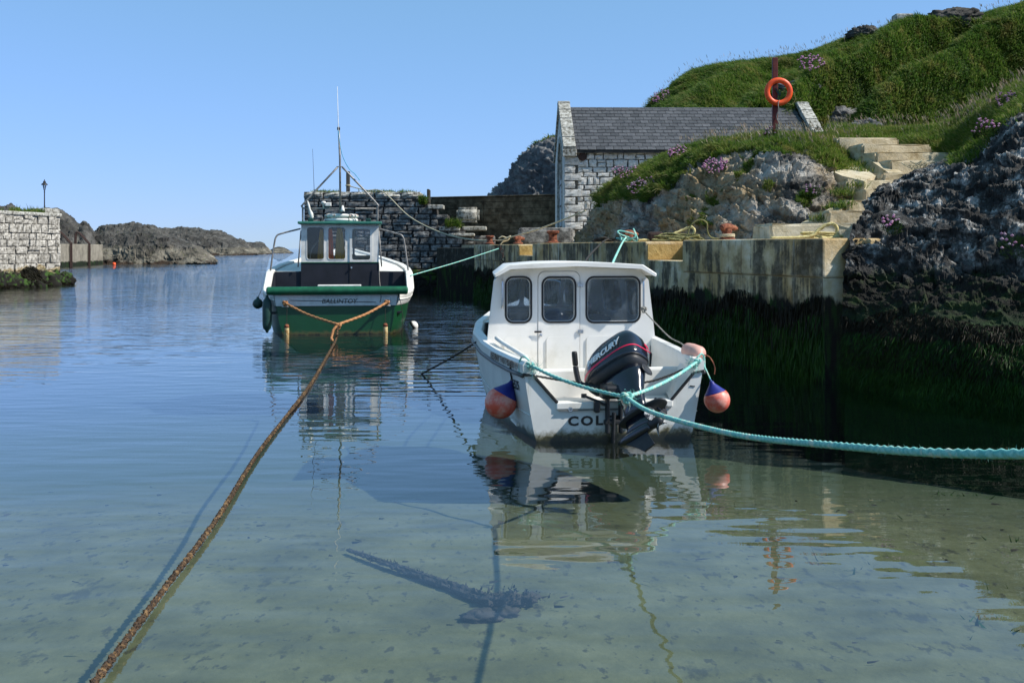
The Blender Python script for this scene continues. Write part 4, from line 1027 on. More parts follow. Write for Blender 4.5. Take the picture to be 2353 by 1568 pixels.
for r_ in range(rows_n):
    off = .36 + (.5 * sw if r_ % 2 else 0) - .15
    nslate = int((HL - .5 - off) / sw) + 1
    for c in range(nslate):
        x0 = off + c * sw; x1 = min(x0 + sw, HL - .40); x0 = max(x0, .36)
        if x1 - x0 < .05: continue
        lift = .012; y = -.14 + r_ * ex * math.cos(sl_a); z_ = HE - .005 + r_ * ex * math.sin(sl_a)
        hid = (x0 > 3.4 + r_ * .75)                       # lower right courses sit behind the outcrop grass
        loc = Vector(((x0 + x1) / 2, y, z_ + lift)); sc_ = (x1 - x0 - .014, ex * 1.25, .026)
        if not hid and cnt < 300:
            o = put('slate', sv[(c * 7 + r_ * 3) % 5], M['slate'], roof, loc, (sl_a - .02, random.uniform(-.004, .004), random.uniform(-.006, .006)), sc_); cnt += 1
        else:
            Mx = Matrix.Translation(loc) @ Matrix.Rotation(sl_a - .02, 4, 'X') @ Matrix.Diagonal((*sc_, 1))
            q = [Mx @ Vector(v) for v in [(-.5, 0, 0), (.5, 0, 0), (.5, 1, 0), (-.5, 1, 0), (-.5, 0, 1), (.5, 0, 1), (.5, 1, .5), (-.5, 1, .5)]]
            rest.add(q, [(0, 3, 2, 1), (4, 5, 6, 7), (0, 1, 5, 4), (1, 2, 6, 5), (2, 3, 7, 6), (3, 0, 4, 7)])
tag(rest.build('slates', M['slate'], roof), kind='stuff')
for i in range(16):
    m = MB(); x0 = .34 + i * (HL - .72) / 16; x1 = .34 + (i + 1) * (HL - .72) / 16
    m.tube([(x0 + .004, HD / 2, HR + .0), (x1 - .004, HD / 2, HR + .0)], .085, 8); m.build('ridge_tile', M['slate'], roof)
m = MB()                                                # plain far slope
pts = [(.34, HD + .14, HE), (HL - .34, HD + .14, HE), (HL - .34, HD / 2, HR + .03), (.34, HD / 2, HR + .03)]
m.add(pts + [(x, y, z - .03) for x, y, z in pts], [(0, 1, 2, 3), (4, 7, 6, 5), (0, 4, 5, 1), (1, 5, 6, 2), (2, 6, 7, 3), (3, 7, 4, 0)]); m.build('far_slope', M['slate'], roof)
for gx in (-.06, HL - .36):
    for sg in (0, 1):
        n_ = 5
        for i in range(n_):
            t0, t1 = i / n_, (i + 1) / n_
            y0, y1 = -.20 + t0 * (run + .08), -.20 + t1 * (run + .08); z0, z1 = HE - .02 + t0 * (rise + .16), HE - .02 + t1 * (rise + .16)
            c_ = ((y0 + y1) / 2, (z0 + z1) / 2); ln = math.hypot(y1 - y0, z1 - z0) - .012
            if sg: c_ = (HD - c_[0], c_[1])
            m = MB(); m.cbox((0, 0, 0), (.44, ln, .17 + random.uniform(0, .015)), .015)
            o = m.build('coping_stone', M['lichen_stone'], house, loc=(gx + .21, c_[0], c_[1] + .07), rot=(sl_a if not sg else -sl_a, 0, 0))
    m = MB(); m.cbox((gx + .21, -.16, HE - .10), (.50, .28, .24), .02); m.build('kneeler', M['lichen_stone'], house)
    m = MB(); m.cbox((gx + .21, HD / 2, HR + .20), (.46, .34, .18), .02); m.build('apex_stone', M['lichen_stone'], house)
m = MB(); m.lathe([(0, 0), (.14, 0), (.15, .02), (.15, .04), (.05, .06), (0, .06)], 20, Matrix.Translation((.62, -.03, HE - .22)) @ Matrix.Rotation(R(90), 4, 'X')); m.build('tie_plate', M['rust_dark'], house, 'auto')
m = MB(); m.cbox((0, 0, .3), (1.9, 1.2, .62), .12); o = m.build('stone_plinth', M['wall_stone'], loc=(HX - .7, HYW - .3, 2.1)); tag(o, 'low rough stone plinth at the near corner of the boathouse', 'plinth')

# ------------------------------------------------------------------ concrete steps
stair = empty('concrete_steps', (0, 0, 0), 0, 'pale concrete steps climbing from the quay up to the grass bank', 'steps')
def stepbox(name, px0, px1, Y, zt, depth, h, yaw=R(7), ch=.045):
    x0, x1 = (px0 - CX) * Y / F, (px1 - CX) * Y / F; m = MB()
    bm = bmesh.new(); bmesh.ops.create_cube(bm, size=1); bmesh.ops.scale(bm, vec=(x1 - x0, depth, h), verts=bm.verts)
    bmesh.ops.bevel(bm, geom=list(bm.edges), offset=ch, segments=2, affect='EDGES')
    bmesh.ops.subdivide_edges(bm, edges=[e for e in bm.edges if e.calc_length() > .3], cuts=3)
    for v in bm.verts: v.co += Vector((random.uniform(-.02, .02), random.uniform(-.02, .02), random.uniform(-.014, .014)))
    m._bm(bm, Matrix()); c = Vector(((x0 + x1) / 2, Y + depth / 2, zt - h / 2))
    return m.build(name, M['step'], stair, loc=c, rot=(0, 0, yaw))
def zt_of(py, Y): return CZ + (HY - py) * Y / F
stepbox('step', 1765, 1975, 19.2, zt_of(513, 19.2), 1.2, .45, R(3))
stepbox('step', 1893, 2010, 20.0, zt_of(484, 20.0), 1.0, .35)
stepbox('step', 1937, 2040, 20.7, zt_of(460, 20.7), 1.0, .35)
stepbox('step', 1976, 2070, 21.3, zt_of(434, 21.3), 1.0, .35)
stepbox('step', 1925, 2090, 21.9, zt_of(413, 21.9), 1.2, .40, R(12))
# sloping side slab and its landing
q = [W(1878, 379, 23.0), W(1966, 374, 24.0), W(2012, 404, 22.4), W(1985, 416, 21.7), W(1935, 404, 22.1)]
zc = sum(v.z for v in q) / len(q); m = MB(); n = len(q)
m.add([tuple(v) for v in q] + [(v.x, v.y, v.z - .28) for v in q], [tuple(range(n)), tuple(n + i for i in reversed(range(n)))] + [(i, n + i, n + (i + 1) % n, (i + 1) % n) for i in range(n)])
m.build('side_slab', M['step'], stair)
for (a_, b2, py, Y, dp, h) in ((2015, 2160, 397, 22.2, 1.2, .40), (2032, 2225, 368, 22.7, 1.2, .34), (1998, 2195, 349, 23.3, 1.2, .34), (1968, 2140, 331, 24.0, 1.2, .34), (1912, 2062, 316, 24.7, 1.4, .38)):
    stepbox('step', a_, b2, Y, zt_of(py, Y), dp, h, R(8))
m = MB(); qq = [W(1962, 352, 24.2), W(1975, 352, 24.0), W(2040, 396, 22.3), W(2040, 420, 22.25), W(1985, 412, 22.6), W(1963, 378, 24.1)]
m.add([tuple(v) for v in qq] + [(v.x + .35, v.y + .06, v.z) for v in qq], [tuple(range(6)), tuple(6 + i for i in reversed(range(6)))] + [(i, 6 + i, 6 + (i + 1) % 6, (i + 1) % 6) for i in range(6)])
m.build('stringer', M['step'], stair)
m = MB(); m.cbox((0, 0, 0), (1.0, .5, .16), .03); m.build('kerb_slab', M['step'], stair, loc=W(1895, 372, 24.4), rot=(0, 0, R(8)))
# low rendered ramp at the outcrop foot
rp = [W(1840, 512, 20.6), W(1905, 478, 21.2), W(1945, 455, 22.0), W(1950, 470, 20.9), W(1900, 500, 20.2)]
m = MB(); n = 5; m.add([tuple(v) for v in rp] + [(v.x, v.y, 2.1) for v in rp], [tuple(range(n)), tuple(n + i for i in reversed(range(n)))] + [(i, n + i, n + (i + 1) % n, (i + 1) % n) for i in range(n)]); m.build('ramp', M['step'], stair)

tc = [W(1966, 378, 23.6), W(1972, 392, 23.0), W(1955, 385, 23.5), W(1935, 440, 21.6), W(1965, 425, 21.9), W(1890, 500, 20.3), W(1905, 345, 24.6), W(1925, 350, 24.5), W(1880, 398, 22.6), W(1940, 470, 20.8)]
n = 2600; ci = rng.integers(0, len(tc), n); P = np.array(tc)[ci] + rng.normal(size=(n, 3)) * np.array([.12, .12, .03]) - np.array([0, 0, .05])
D = rng.normal(size=(n, 3)) * .4 + np.array([-.1, -.2, 1]); D /= np.linalg.norm(D, axis=1, keepdims=True)
V, T = blades(P, D, rng.uniform(.06, .22, n), np.full(n, .016), rng.normal(size=(n, 3)) * .2 + np.array([0, 0, -.2]))
tag(put('step_grass', mesh_np('step_grass', V, T), M['grass']), 'grass tufts growing in the joints of the concrete steps', 'grass', kind='stuff')

# ------------------------------------------------------------------ far side of the channel
pa, pb = Vector((-25.75, 49.9)), Vector((-24.75, 54.6)); dd = (pb - pa).normalized(); p_start = pa - dd * 10.0
Lp = (pb - p_start).length; ang = math.atan2(dd.y, dd.x)
pier = empty('stone_pier', (p_start.x, p_start.y, 0), ang, 'sunlit pale stone pier end at the left with weed along its foot', 'pier')
m = MB(); m.panel([(0, -3), (Lp, -3), (Lp - .12, 3.8), (0, 3.7)], [], lambda u, v, d: (u, d + .1, v), 5.0); m.build('wall_core', M['mortar_pale'], pier)
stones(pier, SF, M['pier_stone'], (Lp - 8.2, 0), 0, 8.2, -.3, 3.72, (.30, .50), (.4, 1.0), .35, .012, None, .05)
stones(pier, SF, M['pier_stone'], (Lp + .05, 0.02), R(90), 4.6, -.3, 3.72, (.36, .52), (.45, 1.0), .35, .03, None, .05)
m = MB(); m.cbox((Lp / 2 + .1, 2.4, 3.80), (Lp, 4.9, .2), .06); m.build('pier_top', M['lichen_stone'], pier)
m = MB(); m.cbox((Lp - .6, .5, 4.0), (1.3, .9, .3), .1); m.build('cap_stone', M['lichen_stone'], pier)
for i in range(13):
    o = lump('foot_boulder', (Lp - 7.4 + i * .62, -.12 + random.uniform(-.15, .1), random.uniform(-.1, .25)), (random.uniform(.45, .75), random.uniform(.4, .6), random.uniform(.45, .8)), M['pier_stone'], 50 + i * 3, 22, .35); o.parent = pier
n = 1500; P = np.stack([rng.uniform(Lp - 4, Lp - 1.2, n), rng.uniform(.0, 1.5, n), np.full(n, 3.9)], -1); P = P[fbm(P + 3, .9, 3) > 0]; n = len(P)
ca, sa = math.cos(ang), math.sin(ang); P = np.stack([p_start.x + P[:, 0] * ca - P[:, 1] * sa, p_start.y + P[:, 0] * sa + P[:, 1] * ca, P[:, 2]], -1)
D = rng.normal(size=(n, 3)) * .4 + np.array([0, 0, 1]); D /= np.linalg.norm(D, axis=1, keepdims=True)
V, T = blades(P, D, rng.uniform(.1, .35, n), np.full(n, .04), rng.normal(size=(n, 3)) * .2)
tag(put('pier_grass', mesh_np('pier_grass', V, T), M['grass']), 'grass growing on top of the left stone pier', 'grass', kind='stuff')
n = 9000; s_ = rng.uniform(Lp - 7.5, Lp + .1, n); P = np.stack([s_, rng.uniform(-.75, -.15, n), rng.uniform(0, 1.0, n)], -1); P[:, 1] = -.62 + .45 * P[:, 2] - .06
P = np.stack([p_start.x + P[:, 0] * ca - P[:, 1] * sa, p_start.y + P[:, 0] * sa + P[:, 1] * ca, P[:, 2] * (.7 + .4 * np.sin(s_ * 1.7))], -1)
D = rng.normal(size=(n, 3)) * .3 + np.array([.4, -.1, -1]); D /= np.linalg.norm(D, axis=1, keepdims=True)
V, T = blades(P, D, rng.uniform(.12, .35, n), np.full(n, .04), rng.normal(size=(n, 3)) * .2)
tag(put('pier_weed', mesh_np('pier_weed', V, T), M['weed_brown']), 'dark wrack hanging round the foot of the left stone pier', 'seaweed', kind='stuff')

# concrete jetty with two ladders
ja, jb = W(116, 615, 101), W(236, 606, 122); jd = Vector((jb.x - ja.x, jb.y - ja.y)); Lj = jd.length
jetty = empty('concrete_jetty', (ja.x, ja.y, 0), math.atan2(jd.y, jd.x), 'grey concrete jetty between the stone pier and the dark rocks', 'jetty')
m = MB(); m.cbox((Lj / 2 - 2, 4, -.4), (Lj + 4, 8, 5.7), .05); m.build('jetty_wall', M['jetty'], jetty)
m = MB(); m.cbox((3.4, 6.5, 3.0), (6.0, 3, 1.6), .04); m.build('upper_block', M['jetty'], jetty)
for px_ in (159.5, 202):
    t = 0.0
    for k in range(400):
        t = k / 400; p = ja.lerp(jb, t)
        if p.x * F / p.y + CX > px_: break
    pos = ja.lerp(jb, t)
    lad = empty('iron_ladder', (pos.x, pos.y, 0), math.atan2(jd.y, jd.x), 'rusty iron ladder on the jetty face ' + ('nearest the stone pier' if px_ < 180 else 'nearest the dark rocks'), 'ladder', 'ladders on the jetty')
    for sx in (-.28, .28):
        m = MB(); m.tube(spline([(sx, -.14, -.6), (sx, -.14, 2.3), (sx, -.06, 2.6), (sx, .9, 3.7), (sx, 1.3, 3.75), (sx, 1.4, 2.5)], n=3), .075, 6); m.build('stile', M['rust_dark'], lad)
    for k in range(9):
        m = MB(); m.tube([(-.28, -.14, .1 + k * .27), (.28, -.14, .1 + k * .27)], .03, 5); m.build('rung', M['rust_dark'], lad)
# lamp standard
lp = W(102, 485, 78)
lamp = empty('street_lamp', (lp.x, lp.y, 2.4), 0, 'slender black lamp standard with lantern head on the left pier', 'lamp post')
zt = CZ + (HY - 412) * 78 / F - 2.4
m = MB(); m.lathe([(.10, 0), (.10, .3), (.06, .4), (.04, zt - 1.1), (.05, zt - 1.0), (.04, zt - .85)], 10); m.build('column', M['iron'], lamp)
m = MB(); m.lathe([(.05, zt - .85), (.13, zt - .45), (.13, zt - .42)], 8); m.build('lantern', M['glass_clear'], lamp)
m = MB(); m.lathe([(.25, zt - .44), (.23, zt - .38), (.10, zt - .26), (.11, zt - .2), (.04, zt - .1), (.02, zt)], 12); m.build('lantern_cap', M['iron'], lamp)
for k in range(4):
    a = k * math.pi / 2 + .4; m = MB(); m.tube([(.05 * math.cos(a), .05 * math.sin(a), zt - .85), (.13 * math.cos(a), .13 * math.sin(a), zt - .44)], .012, 4); m.build('lantern_bar', M['iron'], lamp)
# ------------------------------------------------------------------ white cabin boat
WB_ROT = R(8.9)
boat = empty('fishing_boat', (1.069, 10.40, 0), WB_ROT, 'small white cabin fishing boat with outboard moored stern-on in front', 'boat')
def interp(tab, y): return [float(np.interp(y, [r_[0] for r_ in tab], [r_[i] for r_ in tab])) for i in range(1, len(tab[0]))]
# y: half beam at strake, strake height, half beam at chine, chine height, keel
WT = [(0, .955, .70, .80, -.10, -.20), (.5, 1.02, .70, .86, -.10, -.22), (1.2, 1.09, .71, .92, -.10, -.24), (2.0, 1.13, .73, .95, -.09, -.26), (3.0, 1.12, .78, .92, -.06, -.26), (3.9, .98, .84, .74, 0, -.26), (4.7, .70, .92, .42, .10, -.22), (5.3, .38, 1.0, .16, .25, -.10), (5.75, .03, 1.08, .015, .5, .30)]
yst = [0, .25, .5, .85, 1.2, 1.6, 2.0, 2.5, 3.0, 3.45, 3.9, 4.3, 4.7, 5.0, 5.3, 5.55, 5.75]
def wsec(y):
    hb, zt, hc, zc, zk = interp(WT, y)
    pts = [(0, zk), (hc * .5, zk + (zc - zk) * .55), (hc, zc)]
    for t in (.25, .5, .75, 1.0): pts.append((hc + (hb - hc) * (t ** .75), zc + (zt - zc) * t))
    return pts
m = MB()
rings = []
for y in yst:
    s_ = wsec(y); rings.append([(-x, y, z) for x, z in reversed(s_)] + [(x, y, z) for x, z in s_[1:]])
m.loft(rings); m.build('hull', M['hull_white'], boat, 'auto')
# lapped side line
for sg in (-1, 1):
    m = MB(); m.tube([(sg * (wsec(y)[4][0] + .004), y, wsec(y)[4][1] - .02) for y in yst[:-1]], .008, 5); m.build('spray_rail', M['hull_white'], boat, True)
# gunwale cap, strake
for sg in (-1, 1):
    m = MB(); rg = []
    for y in [-.025] + yst[1:]:
        hb, zt = interp(WT, max(y, 0))[:2]; h = .135 if y < 5 else .10
        x1, x0 = hb + .012, max(hb - .115, .0)
        rg.append([(sg * x1, y, zt + .004), (sg * (x1 + .006), y, zt + h * .75), (sg * (x1 - .018), y, zt + h), (sg * (x0 + .02), y, zt + h), (sg * x0, y, zt + h * .8), (sg * x0, y, zt - .05)])
    m.loft(rg, closed=True, caps=True); m.build('gunwale', M['gel'], boat, 'auto')
    m = MB(); m.tube([(sg * (interp(WT, y)[0] + .018), y, interp(WT, y)[1] - .012) for y in yst], .024, 8); m.build('rubbing_strake', M['trim_grey'], boat, True)
# transom with the outboard notch
tr = wsec(0); half = [(x, z) for x, z in tr]
NB, NW, NT = .40, .616, .862
outer = [(-x, z) for x, z in reversed(half)][:-1] + half
outer = [(-x, z) for x, z in half[::-1]][:-1]            # port top -> keel
outer = outer + half                                    # keel -> starboard top
outer = outer + [(NT, .685), (NW, NB), (-NW, NB), (-NT, .685)]
m = MB(); m.panel(outer, [], lambda u, v, d: (u, -.012 + d, v), .062); m.build('transom', M['hull_white'], boat)
for sg in (-1, 1):                                      # black edge trim
    m = MB(); m.tube([(sg * .97, -.02, .705), (sg * NT, -.02, .69), (sg * (NW - .005), -.02, NB + .005)], .017, 6); m.build('notch_trim', M['black'], boat)
m = MB(); m.cbox((0, .03, NB - .03), (2 * NW + .02, .13, .075), .012); m.build('transom_ledge', M['gel'], boat)
m = MB(); m.box((0, -.035, NB - .075), (1.20, .012, .010)); m.build('ledge_shadow_strip', M['ledge_shade'], boat)  # grey strip painting in the line of shade under the ledge
# splash well: floor, front wall, sloped sides
m = MB(); m.cbox((0, .30, NB - .045), (1.56, .52, .03), .01); m.build('well_floor', M['gel'], boat)
m = MB(); m.cbox((0, .60, .50), (1.84, .07, .36), .03); m.build('well_wall', M['gel'], boat)
for sg in (-1, 1):
    m = MB(); p = [(sg * NT, .05, .685), (sg * NW, .05, NB), (sg * .74, .57, NB), (sg * .88, .57, .68)]
    m.add(p + [(x + sg * .02, y, z + .01) for x, y, z in p], [(0, 1, 2, 3), (7, 6, 5, 4), (0, 4, 5, 1), (1, 5, 6, 2), (2, 6, 7, 3), (3, 7, 4, 0)]); m.build('well_side', M['gel'], boat)
    m = MB(); p = [(sg * NT, .04, .69), (sg * .96, .0, .72), (sg * .90, .57, .72), (sg * .88, .57, .685)]
    m.add(p + [(x, y, z - .03) for x, y, z in p], [(0, 1, 2, 3), (7, 6, 5, 4), (0, 4, 5, 1), (1, 5, 6, 2), (2, 6, 7, 3), (3, 7, 4, 0)]); m.build('quarter_deck', M['gel'], boat)
# cockpit liner and sole
for sg in (-1, 1):
    m = MB(); rg = [[(sg * (interp(WT, y)[0] - .10), y, interp(WT, y)[1] + .03), (sg * (interp(WT, y)[0] - .13), y, .40), (sg * (interp(WT, y)[0] - .17), y, .10)] for y in (.04, .5, 1.0, 1.5, 2.02)]
    m.loft(rg); m.build('cockpit_liner', M['gel'], boat, True)
m = MB(); m.box((0, 1.3, .09), (1.9, 1.5, .03)); m.build('cockpit_sole', M['gel'], boat)
# cabin bulkhead with door and windows
BY = 2.05
bk = [(-.98, .10), (.98, .10), (1.0, .76), (1.07, .86), (1.045, 1.1), (.985, 1.60), (.86, 1.73), (0, 1.775), (-.86, 1.73), (-.985, 1.60), (-1.045, 1.1), (-1.07, .86), (-1.0, .76)]
WIN = [(-.82, -.54, 1.10, 1.625, .075), (.20, .85, 1.09, 1.62, .075)]
DOOR = rr(-.438, .10, .11, 1.715, .09); DWIN = (-.36, .02, 1.10, 1.62, .075)
m = MB(); m.panel(bk, [rr(*w[:4], w[4]) for w in WIN] + [DOOR], lambda u, v, d: (u, BY + d, v), .035); m.build('bulkhead', M['gel'], boat)
def pane(parent, w, mp, gmat):
    x0, x1, z0, z1, r_ = w
    m = MB(); m.panel(rr(x0 - .032, x1 + .032, z0 - .032, z1 + .032, r_ + .032), [rr(x0 - .006, x1 + .006, z0 - .006, z1 + .006, r_ + .006)], lambda u, v, d: mp(u, v, -.007 + d), .010)
    wd = m.build('window', M['black'], parent)
    m = MB(); m.panel(rr(x0 - .005, x1 + .005, z0 - .005, z1 + .005, r_), [], lambda u, v, d: mp(u, v, .008 + d), .005); m.build('pane', gmat, wd)
for w in WIN: pane(boat, w, lambda u, v, d: (u, BY + d, v), M['glass'])
door = empty('door'); door.parent = boat
m = MB(); m.panel(rr(-.432, .094, .115, 1.709, .086), [rr(*DWIN[:4], DWIN[4])], lambda u, v, d: (u, BY - .006 + d, v), .035); m.build('door_leaf', M['gel'], door)
pane(door, DWIN, lambda u, v, d: (u, BY - .006 + d, v), M['glass'])
for (x0, x1, z1, par) in ((-.86, -.52, .90, boat), (-.33, -.02, .90, door), (.18, .86, .90, boat)):
    m = MB(); y_ = BY - (.006 if par is boat else .012)
    m.panel(rr(x0, x1, .15, z1, .05), [], lambda u, v, d: (u, y_ - .010 + d, v), .012); bm = None; m.build('raised_panel', M['gel'], par)
for z in (1.54, .96):
    m = MB(); m.cbox((.10, BY - .018, z), (.075, .012, .045), .004); m.tube([(.10, BY - .026, z - .024), (.10, BY - .026, z + .024)], .008, 6); m.build('hinge', M['metal'], door)
m = MB(); m.cbox((-.44, BY - .03, .966), (.09, .02, .022), .004); m.build('latch', M['black'], door)
m = MB(); m.lathe([(0, 0), (.018, 0), (.018, .012), (.006, .016), (0, .016)], 12, Matrix.Translation((-.405, BY - .01, .92)) @ Matrix.Rotation(R(90), 4, 'X')); m.build('lock', M['metal'], door)
for x, z0, z1 in ((-.885, 1.27, 1.61), (.905, 1.20, 1.60)):
    m = MB(); m.tube(spline([(x, BY - .01, z0), (x, BY - .05, z0 + .03), (x, BY - .05, z1 - .03), (x, BY - .01, z1)], n=5), .012, 8); m.build('grab_rail', M['metal'], boat, True)
# cabin sides, front, roof
def sidemap(sg):
    def f(u, v, d): return (sg * (float(np.interp(v, [.80, .86, 1.1, 1.62], [1.07, 1.07, 1.045, .985])) - d) * (1.0 - max(0, u - 2.05) * .155), u, v)
    return f
for sg in (-1, 1):
    holes = [(2.35, 2.75, 1.12, 1.58, .08), (2.9, 3.55, 1.14, 1.56, .08)]
    m = MB(); m.panel([(BY + .036, .82), (4.35, .90), (4.25, 1.14), (3.92, 1.64), (BY + .036, 1.62)], [rr(*h[:4], h[4]) for h in holes], sidemap(sg), .03); m.build('cabin_side', M['gel'], boat)
    for h in holes: pane(boat, h, sidemap(sg), M['glass'])
def frontmap(u, v, d): return (u * .68, 4.33 - (v - 1.0) * .62 - d, v)
fh = [(-.86, -.47, 1.16, 1.60, .07), (-.38, .38, 1.16, 1.61, .07), (.47, .86, 1.16, 1.60, .07)]
m = MB(); m.panel([(-.98, .90), (.98, .90), (.92, 1.60), (.84, 1.72), (-.84, 1.72), (-.92, 1.60)], [rr(*h[:4], h[4]) for h in fh], frontmap, .03); m.build('windscreen_frame', M['gel'], boat)
for h in fh: pane(boat, h, frontmap, M['glass'])
prof = [(-1.015, 1.655), (-1.02, 1.685), (-.845, 1.797), (-.4, 1.825), (0, 1.833), (.4, 1.825), (.845, 1.797), (1.02, 1.685), (1.015, 1.655), (.83, 1.750), (0, 1.785), (-.83, 1.750)]
m = MB(); m.loft([[(x * k, y, z + dz) for x, z in prof] for y, k, dz in ((1.80, .985, -.006), (1.815, 1, 0), (3.2, .83, .0), (3.95, .72, -.03), (4.02, .70, -.05))], closed=True, caps=True); m.build('roof', M['gel'], boat, 'auto')
m = MB()
rg = []
for y in (3.9, 4.3, 4.7, 5.0, 5.3, 5.55, 5.75):
    hb, zt = interp(WT, y)[:2]; rg.append([(-(hb - .05) if hb > .1 else 0, y, zt + .10), (0, y, zt + .17), ((hb - .05) if hb > .1 else 0, y, zt + .10)])
m.loft(rg); m.build('foredeck', M['gel'], boat, True)
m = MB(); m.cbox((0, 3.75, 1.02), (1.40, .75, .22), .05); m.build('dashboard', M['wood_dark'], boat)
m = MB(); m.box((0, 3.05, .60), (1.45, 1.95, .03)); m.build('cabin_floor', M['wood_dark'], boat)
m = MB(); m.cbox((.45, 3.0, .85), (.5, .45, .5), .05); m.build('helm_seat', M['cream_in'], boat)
for sg in (-1, 1):
    m = MB(); m.tube(spline([(sg * .55, 5.1, 1.15), (sg * .5, 5.1, 1.45), (sg * .35, 5.4, 1.5), (0, 5.65, 1.52)], n=4), .014, 6); m.build('bow_rail', M['metal'], boat, True)
# fittings and lettering
m = MB(); m.lathe([(0, 0), (.036, 0), (.036, .014), (.024, .03), (.014, .03), (.014, .018), (0, .018)], 6, Matrix.Translation((-.476, -.012, .335)) @ Matrix.Rotation(R(90), 4, 'X')); m.build('drain_fitting', M['metal'], boat)
m = MB(); m.tube(spline([(-1.0, 1.75, .92), (-.98, 1.35, .90), (-.93, .9, .87), (-.89, .45, .845), (-.88, .30, .84)], n=5), .024, 8); m.build('hose', M['boat_white'], boat, True)
put('lettering', text_mesh('COLERAINE', .132, .0015, 0, .005, space=1.28), M['letter'], boat, (.02, -.0155, .205), (R(90), 0, 0), (1.22, 1, 1))
hb = interp(WT, .8); a = math.atan2(interp(WT, 1.55)[0] - interp(WT, .05)[0], 1.5)
put('lettering', text_mesh('REDBAY FASTFISHER 19', .105, .0015, .15, .002), M['letter_brown'], boat, (-(interp(WT, .72)[0] + .026), .72, .765), (R(90), 0, R(-90) + a), (1.12, 1, 1))
put('lettering', text_mesh('CE525', .13, .0015, 0, .002), M['letter'], boat, (-(wsec(.40)[5][0] + .017), .40, .545), (R(90 + 2), 0, R(-90) + a * 1.4), (.9, 1, 1))
m = MB(); m.box((.845, -.016, .545), (.055, .006, .010), Matrix.Rotation(R(8), 3, 'Y')); m.build('scuff_mark', M['black'], boat)
# bag on the dashboard
o = lump('bag', boat.matrix_basis @ Vector((.45, 3.5, 1.19)), (.14, .10, .08), M['pink_pvc'], 21, 14, .35, 'small crumpled pinkish bag on the dashboard behind the right cabin window', 'bag')

# ------------------------------------------------------------------ outboard motor, tilted up and turned
mot = empty('outboard_motor', (1.069, 10.40, 0), WB_ROT, 'black outboard motor tilted up on the white boat transom', 'outboard motor')
TM = Matrix.Translation((.05, -.10, .59)) @ Matrix.Rotation(R(3), 4, 'Y') @ Matrix.Rotation(R(-47), 4, 'X') @ Matrix.Rotation(R(37), 4, 'Z') @ Matrix.Translation((0, .16, 0))
def mbuild(m, name, mat, parent=mot, smooth_=True):
    m.v = [tuple(TM @ Vector(v)) for v in m.v]; return m.build(name, mat, parent, smooth_)
CT = [(.06, .14, -.40, .17), (.10, .178, -.46, .225), (.16, .200, -.49, .245), (.26, .205, -.50, .25), (.36, .198, -.50, .225), (.44, .182, -.49, .16), (.50, .155, -.46, .08), (.545, .115, -.42, -.02), (.565, .06, -.36, -.12)]
def cring(z, k=1.0, n=40):
    hw, y0, y1 = (float(np.interp(z, [c[0] for c in CT], [c[i] for c in CT])) for i in (1, 2, 3))
    cy, hl = (y0 + y1) / 2, (y1 - y0) / 2; out = []
    for i in range(n):
        a = 2 * math.pi * i / n; c_, s_ = math.cos(a), math.sin(a); e = .62
        wk = 1 - .22 * max(0, s_) ** 2                    # narrower nose
        out.append((k * hw * wk * math.copysign(abs(c_) ** e, c_), cy + k * hl * math.copysign(abs(s_) ** e, s_), z))
    return out
m = MB(); m.loft([cring(z) for z in (.17, .22, .28, .34, .40, .44, .48, .51, .535, .555, .565)], closed=True, caps=True); cowl = mbuild(m, 'cowl', M['motor'])
m = MB(); m.loft([cring(z, .985) for z in (.06, .09, .12, .165)], closed=True, caps=True); mbuild(m, 'lower_cowl', M['motor_matt'])
m = MB(); m.loft([cring(.160, 1.012), cring(.170, 1.012)], closed=True); mbuild(m, 'cowl_seam', M['motor_matt'])
for lo, hi in ((.205, .232),):                          # red stripe, sweeping up aft
    m = MB(); ra, rb = cring(lo, 1.006), cring(hi, 1.006); A, B = [], []
    for p, q in zip(ra, rb):
        lift = .10 * (p[1] < .3) * max(0, (.18 - p[1])) * .9
        t_ = .6 + .8 * max(0, min(1, (p[1] + .45) / .6)); A.append(Vector(cring(lo + lift, 1.006)[ra.index(p)])); B.append(Vector(cring(lo + lift + .024 * t_, 1.006)[ra.index(p)]))
    m.loft([A, B], closed=True); mbuild(m, 'stripe', M['red_decal'], cowl)
tm = text_mesh('MERCURY', .098, .0015, .25, .004)
mt = Matrix.Translation((-.2115, -.14, .325)) @ Euler((R(90 - 3), R(0), R(-90))).to_matrix().to_4x4() @ Matrix.Rotation(R(6), 4, 'Z')
tm.transform(TM @ mt); put('lettering', tm, M['white_decal'], cowl)
tm = text_mesh('40', .09, .0015, .1, .004); tm.transform(TM @ Matrix.Translation((.075, -.507, .33)) @ Euler((R(84), 0, R(12))).to_matrix().to_4x4()); put('lettering', tm, M['red_decal'], cowl)
m = MB(); m.cbox((.06, -.503, .275), (.14, .006, .012), .002); mbuild(m, 'decal_bar', M['red_decal'], cowl)
def sec(z, hw, y0, y1, n=20, e=.75):
    cy, hl = (y0 + y1) / 2, (y1 - y0) / 2
    return [(hw * math.copysign(abs(math.cos(a)) ** e, math.cos(a)), cy + hl * math.copysign(abs(math.sin(a)) ** e, math.sin(a)), z) for a in (2 * math.pi * i / n for i in range(n))]
m = MB(); m.loft([sec(.075, .135, -.45, .10), sec(.0, .125, -.45, .06), sec(-.08, .10, -.43, -.02), sec(-.18, .078, -.40, -.10), sec(-.34, .062, -.39, -.13), sec(-.48, .055, -.40, -.13)], closed=True, caps=True); mid = mbuild(m, 'midsection', M['motor'])
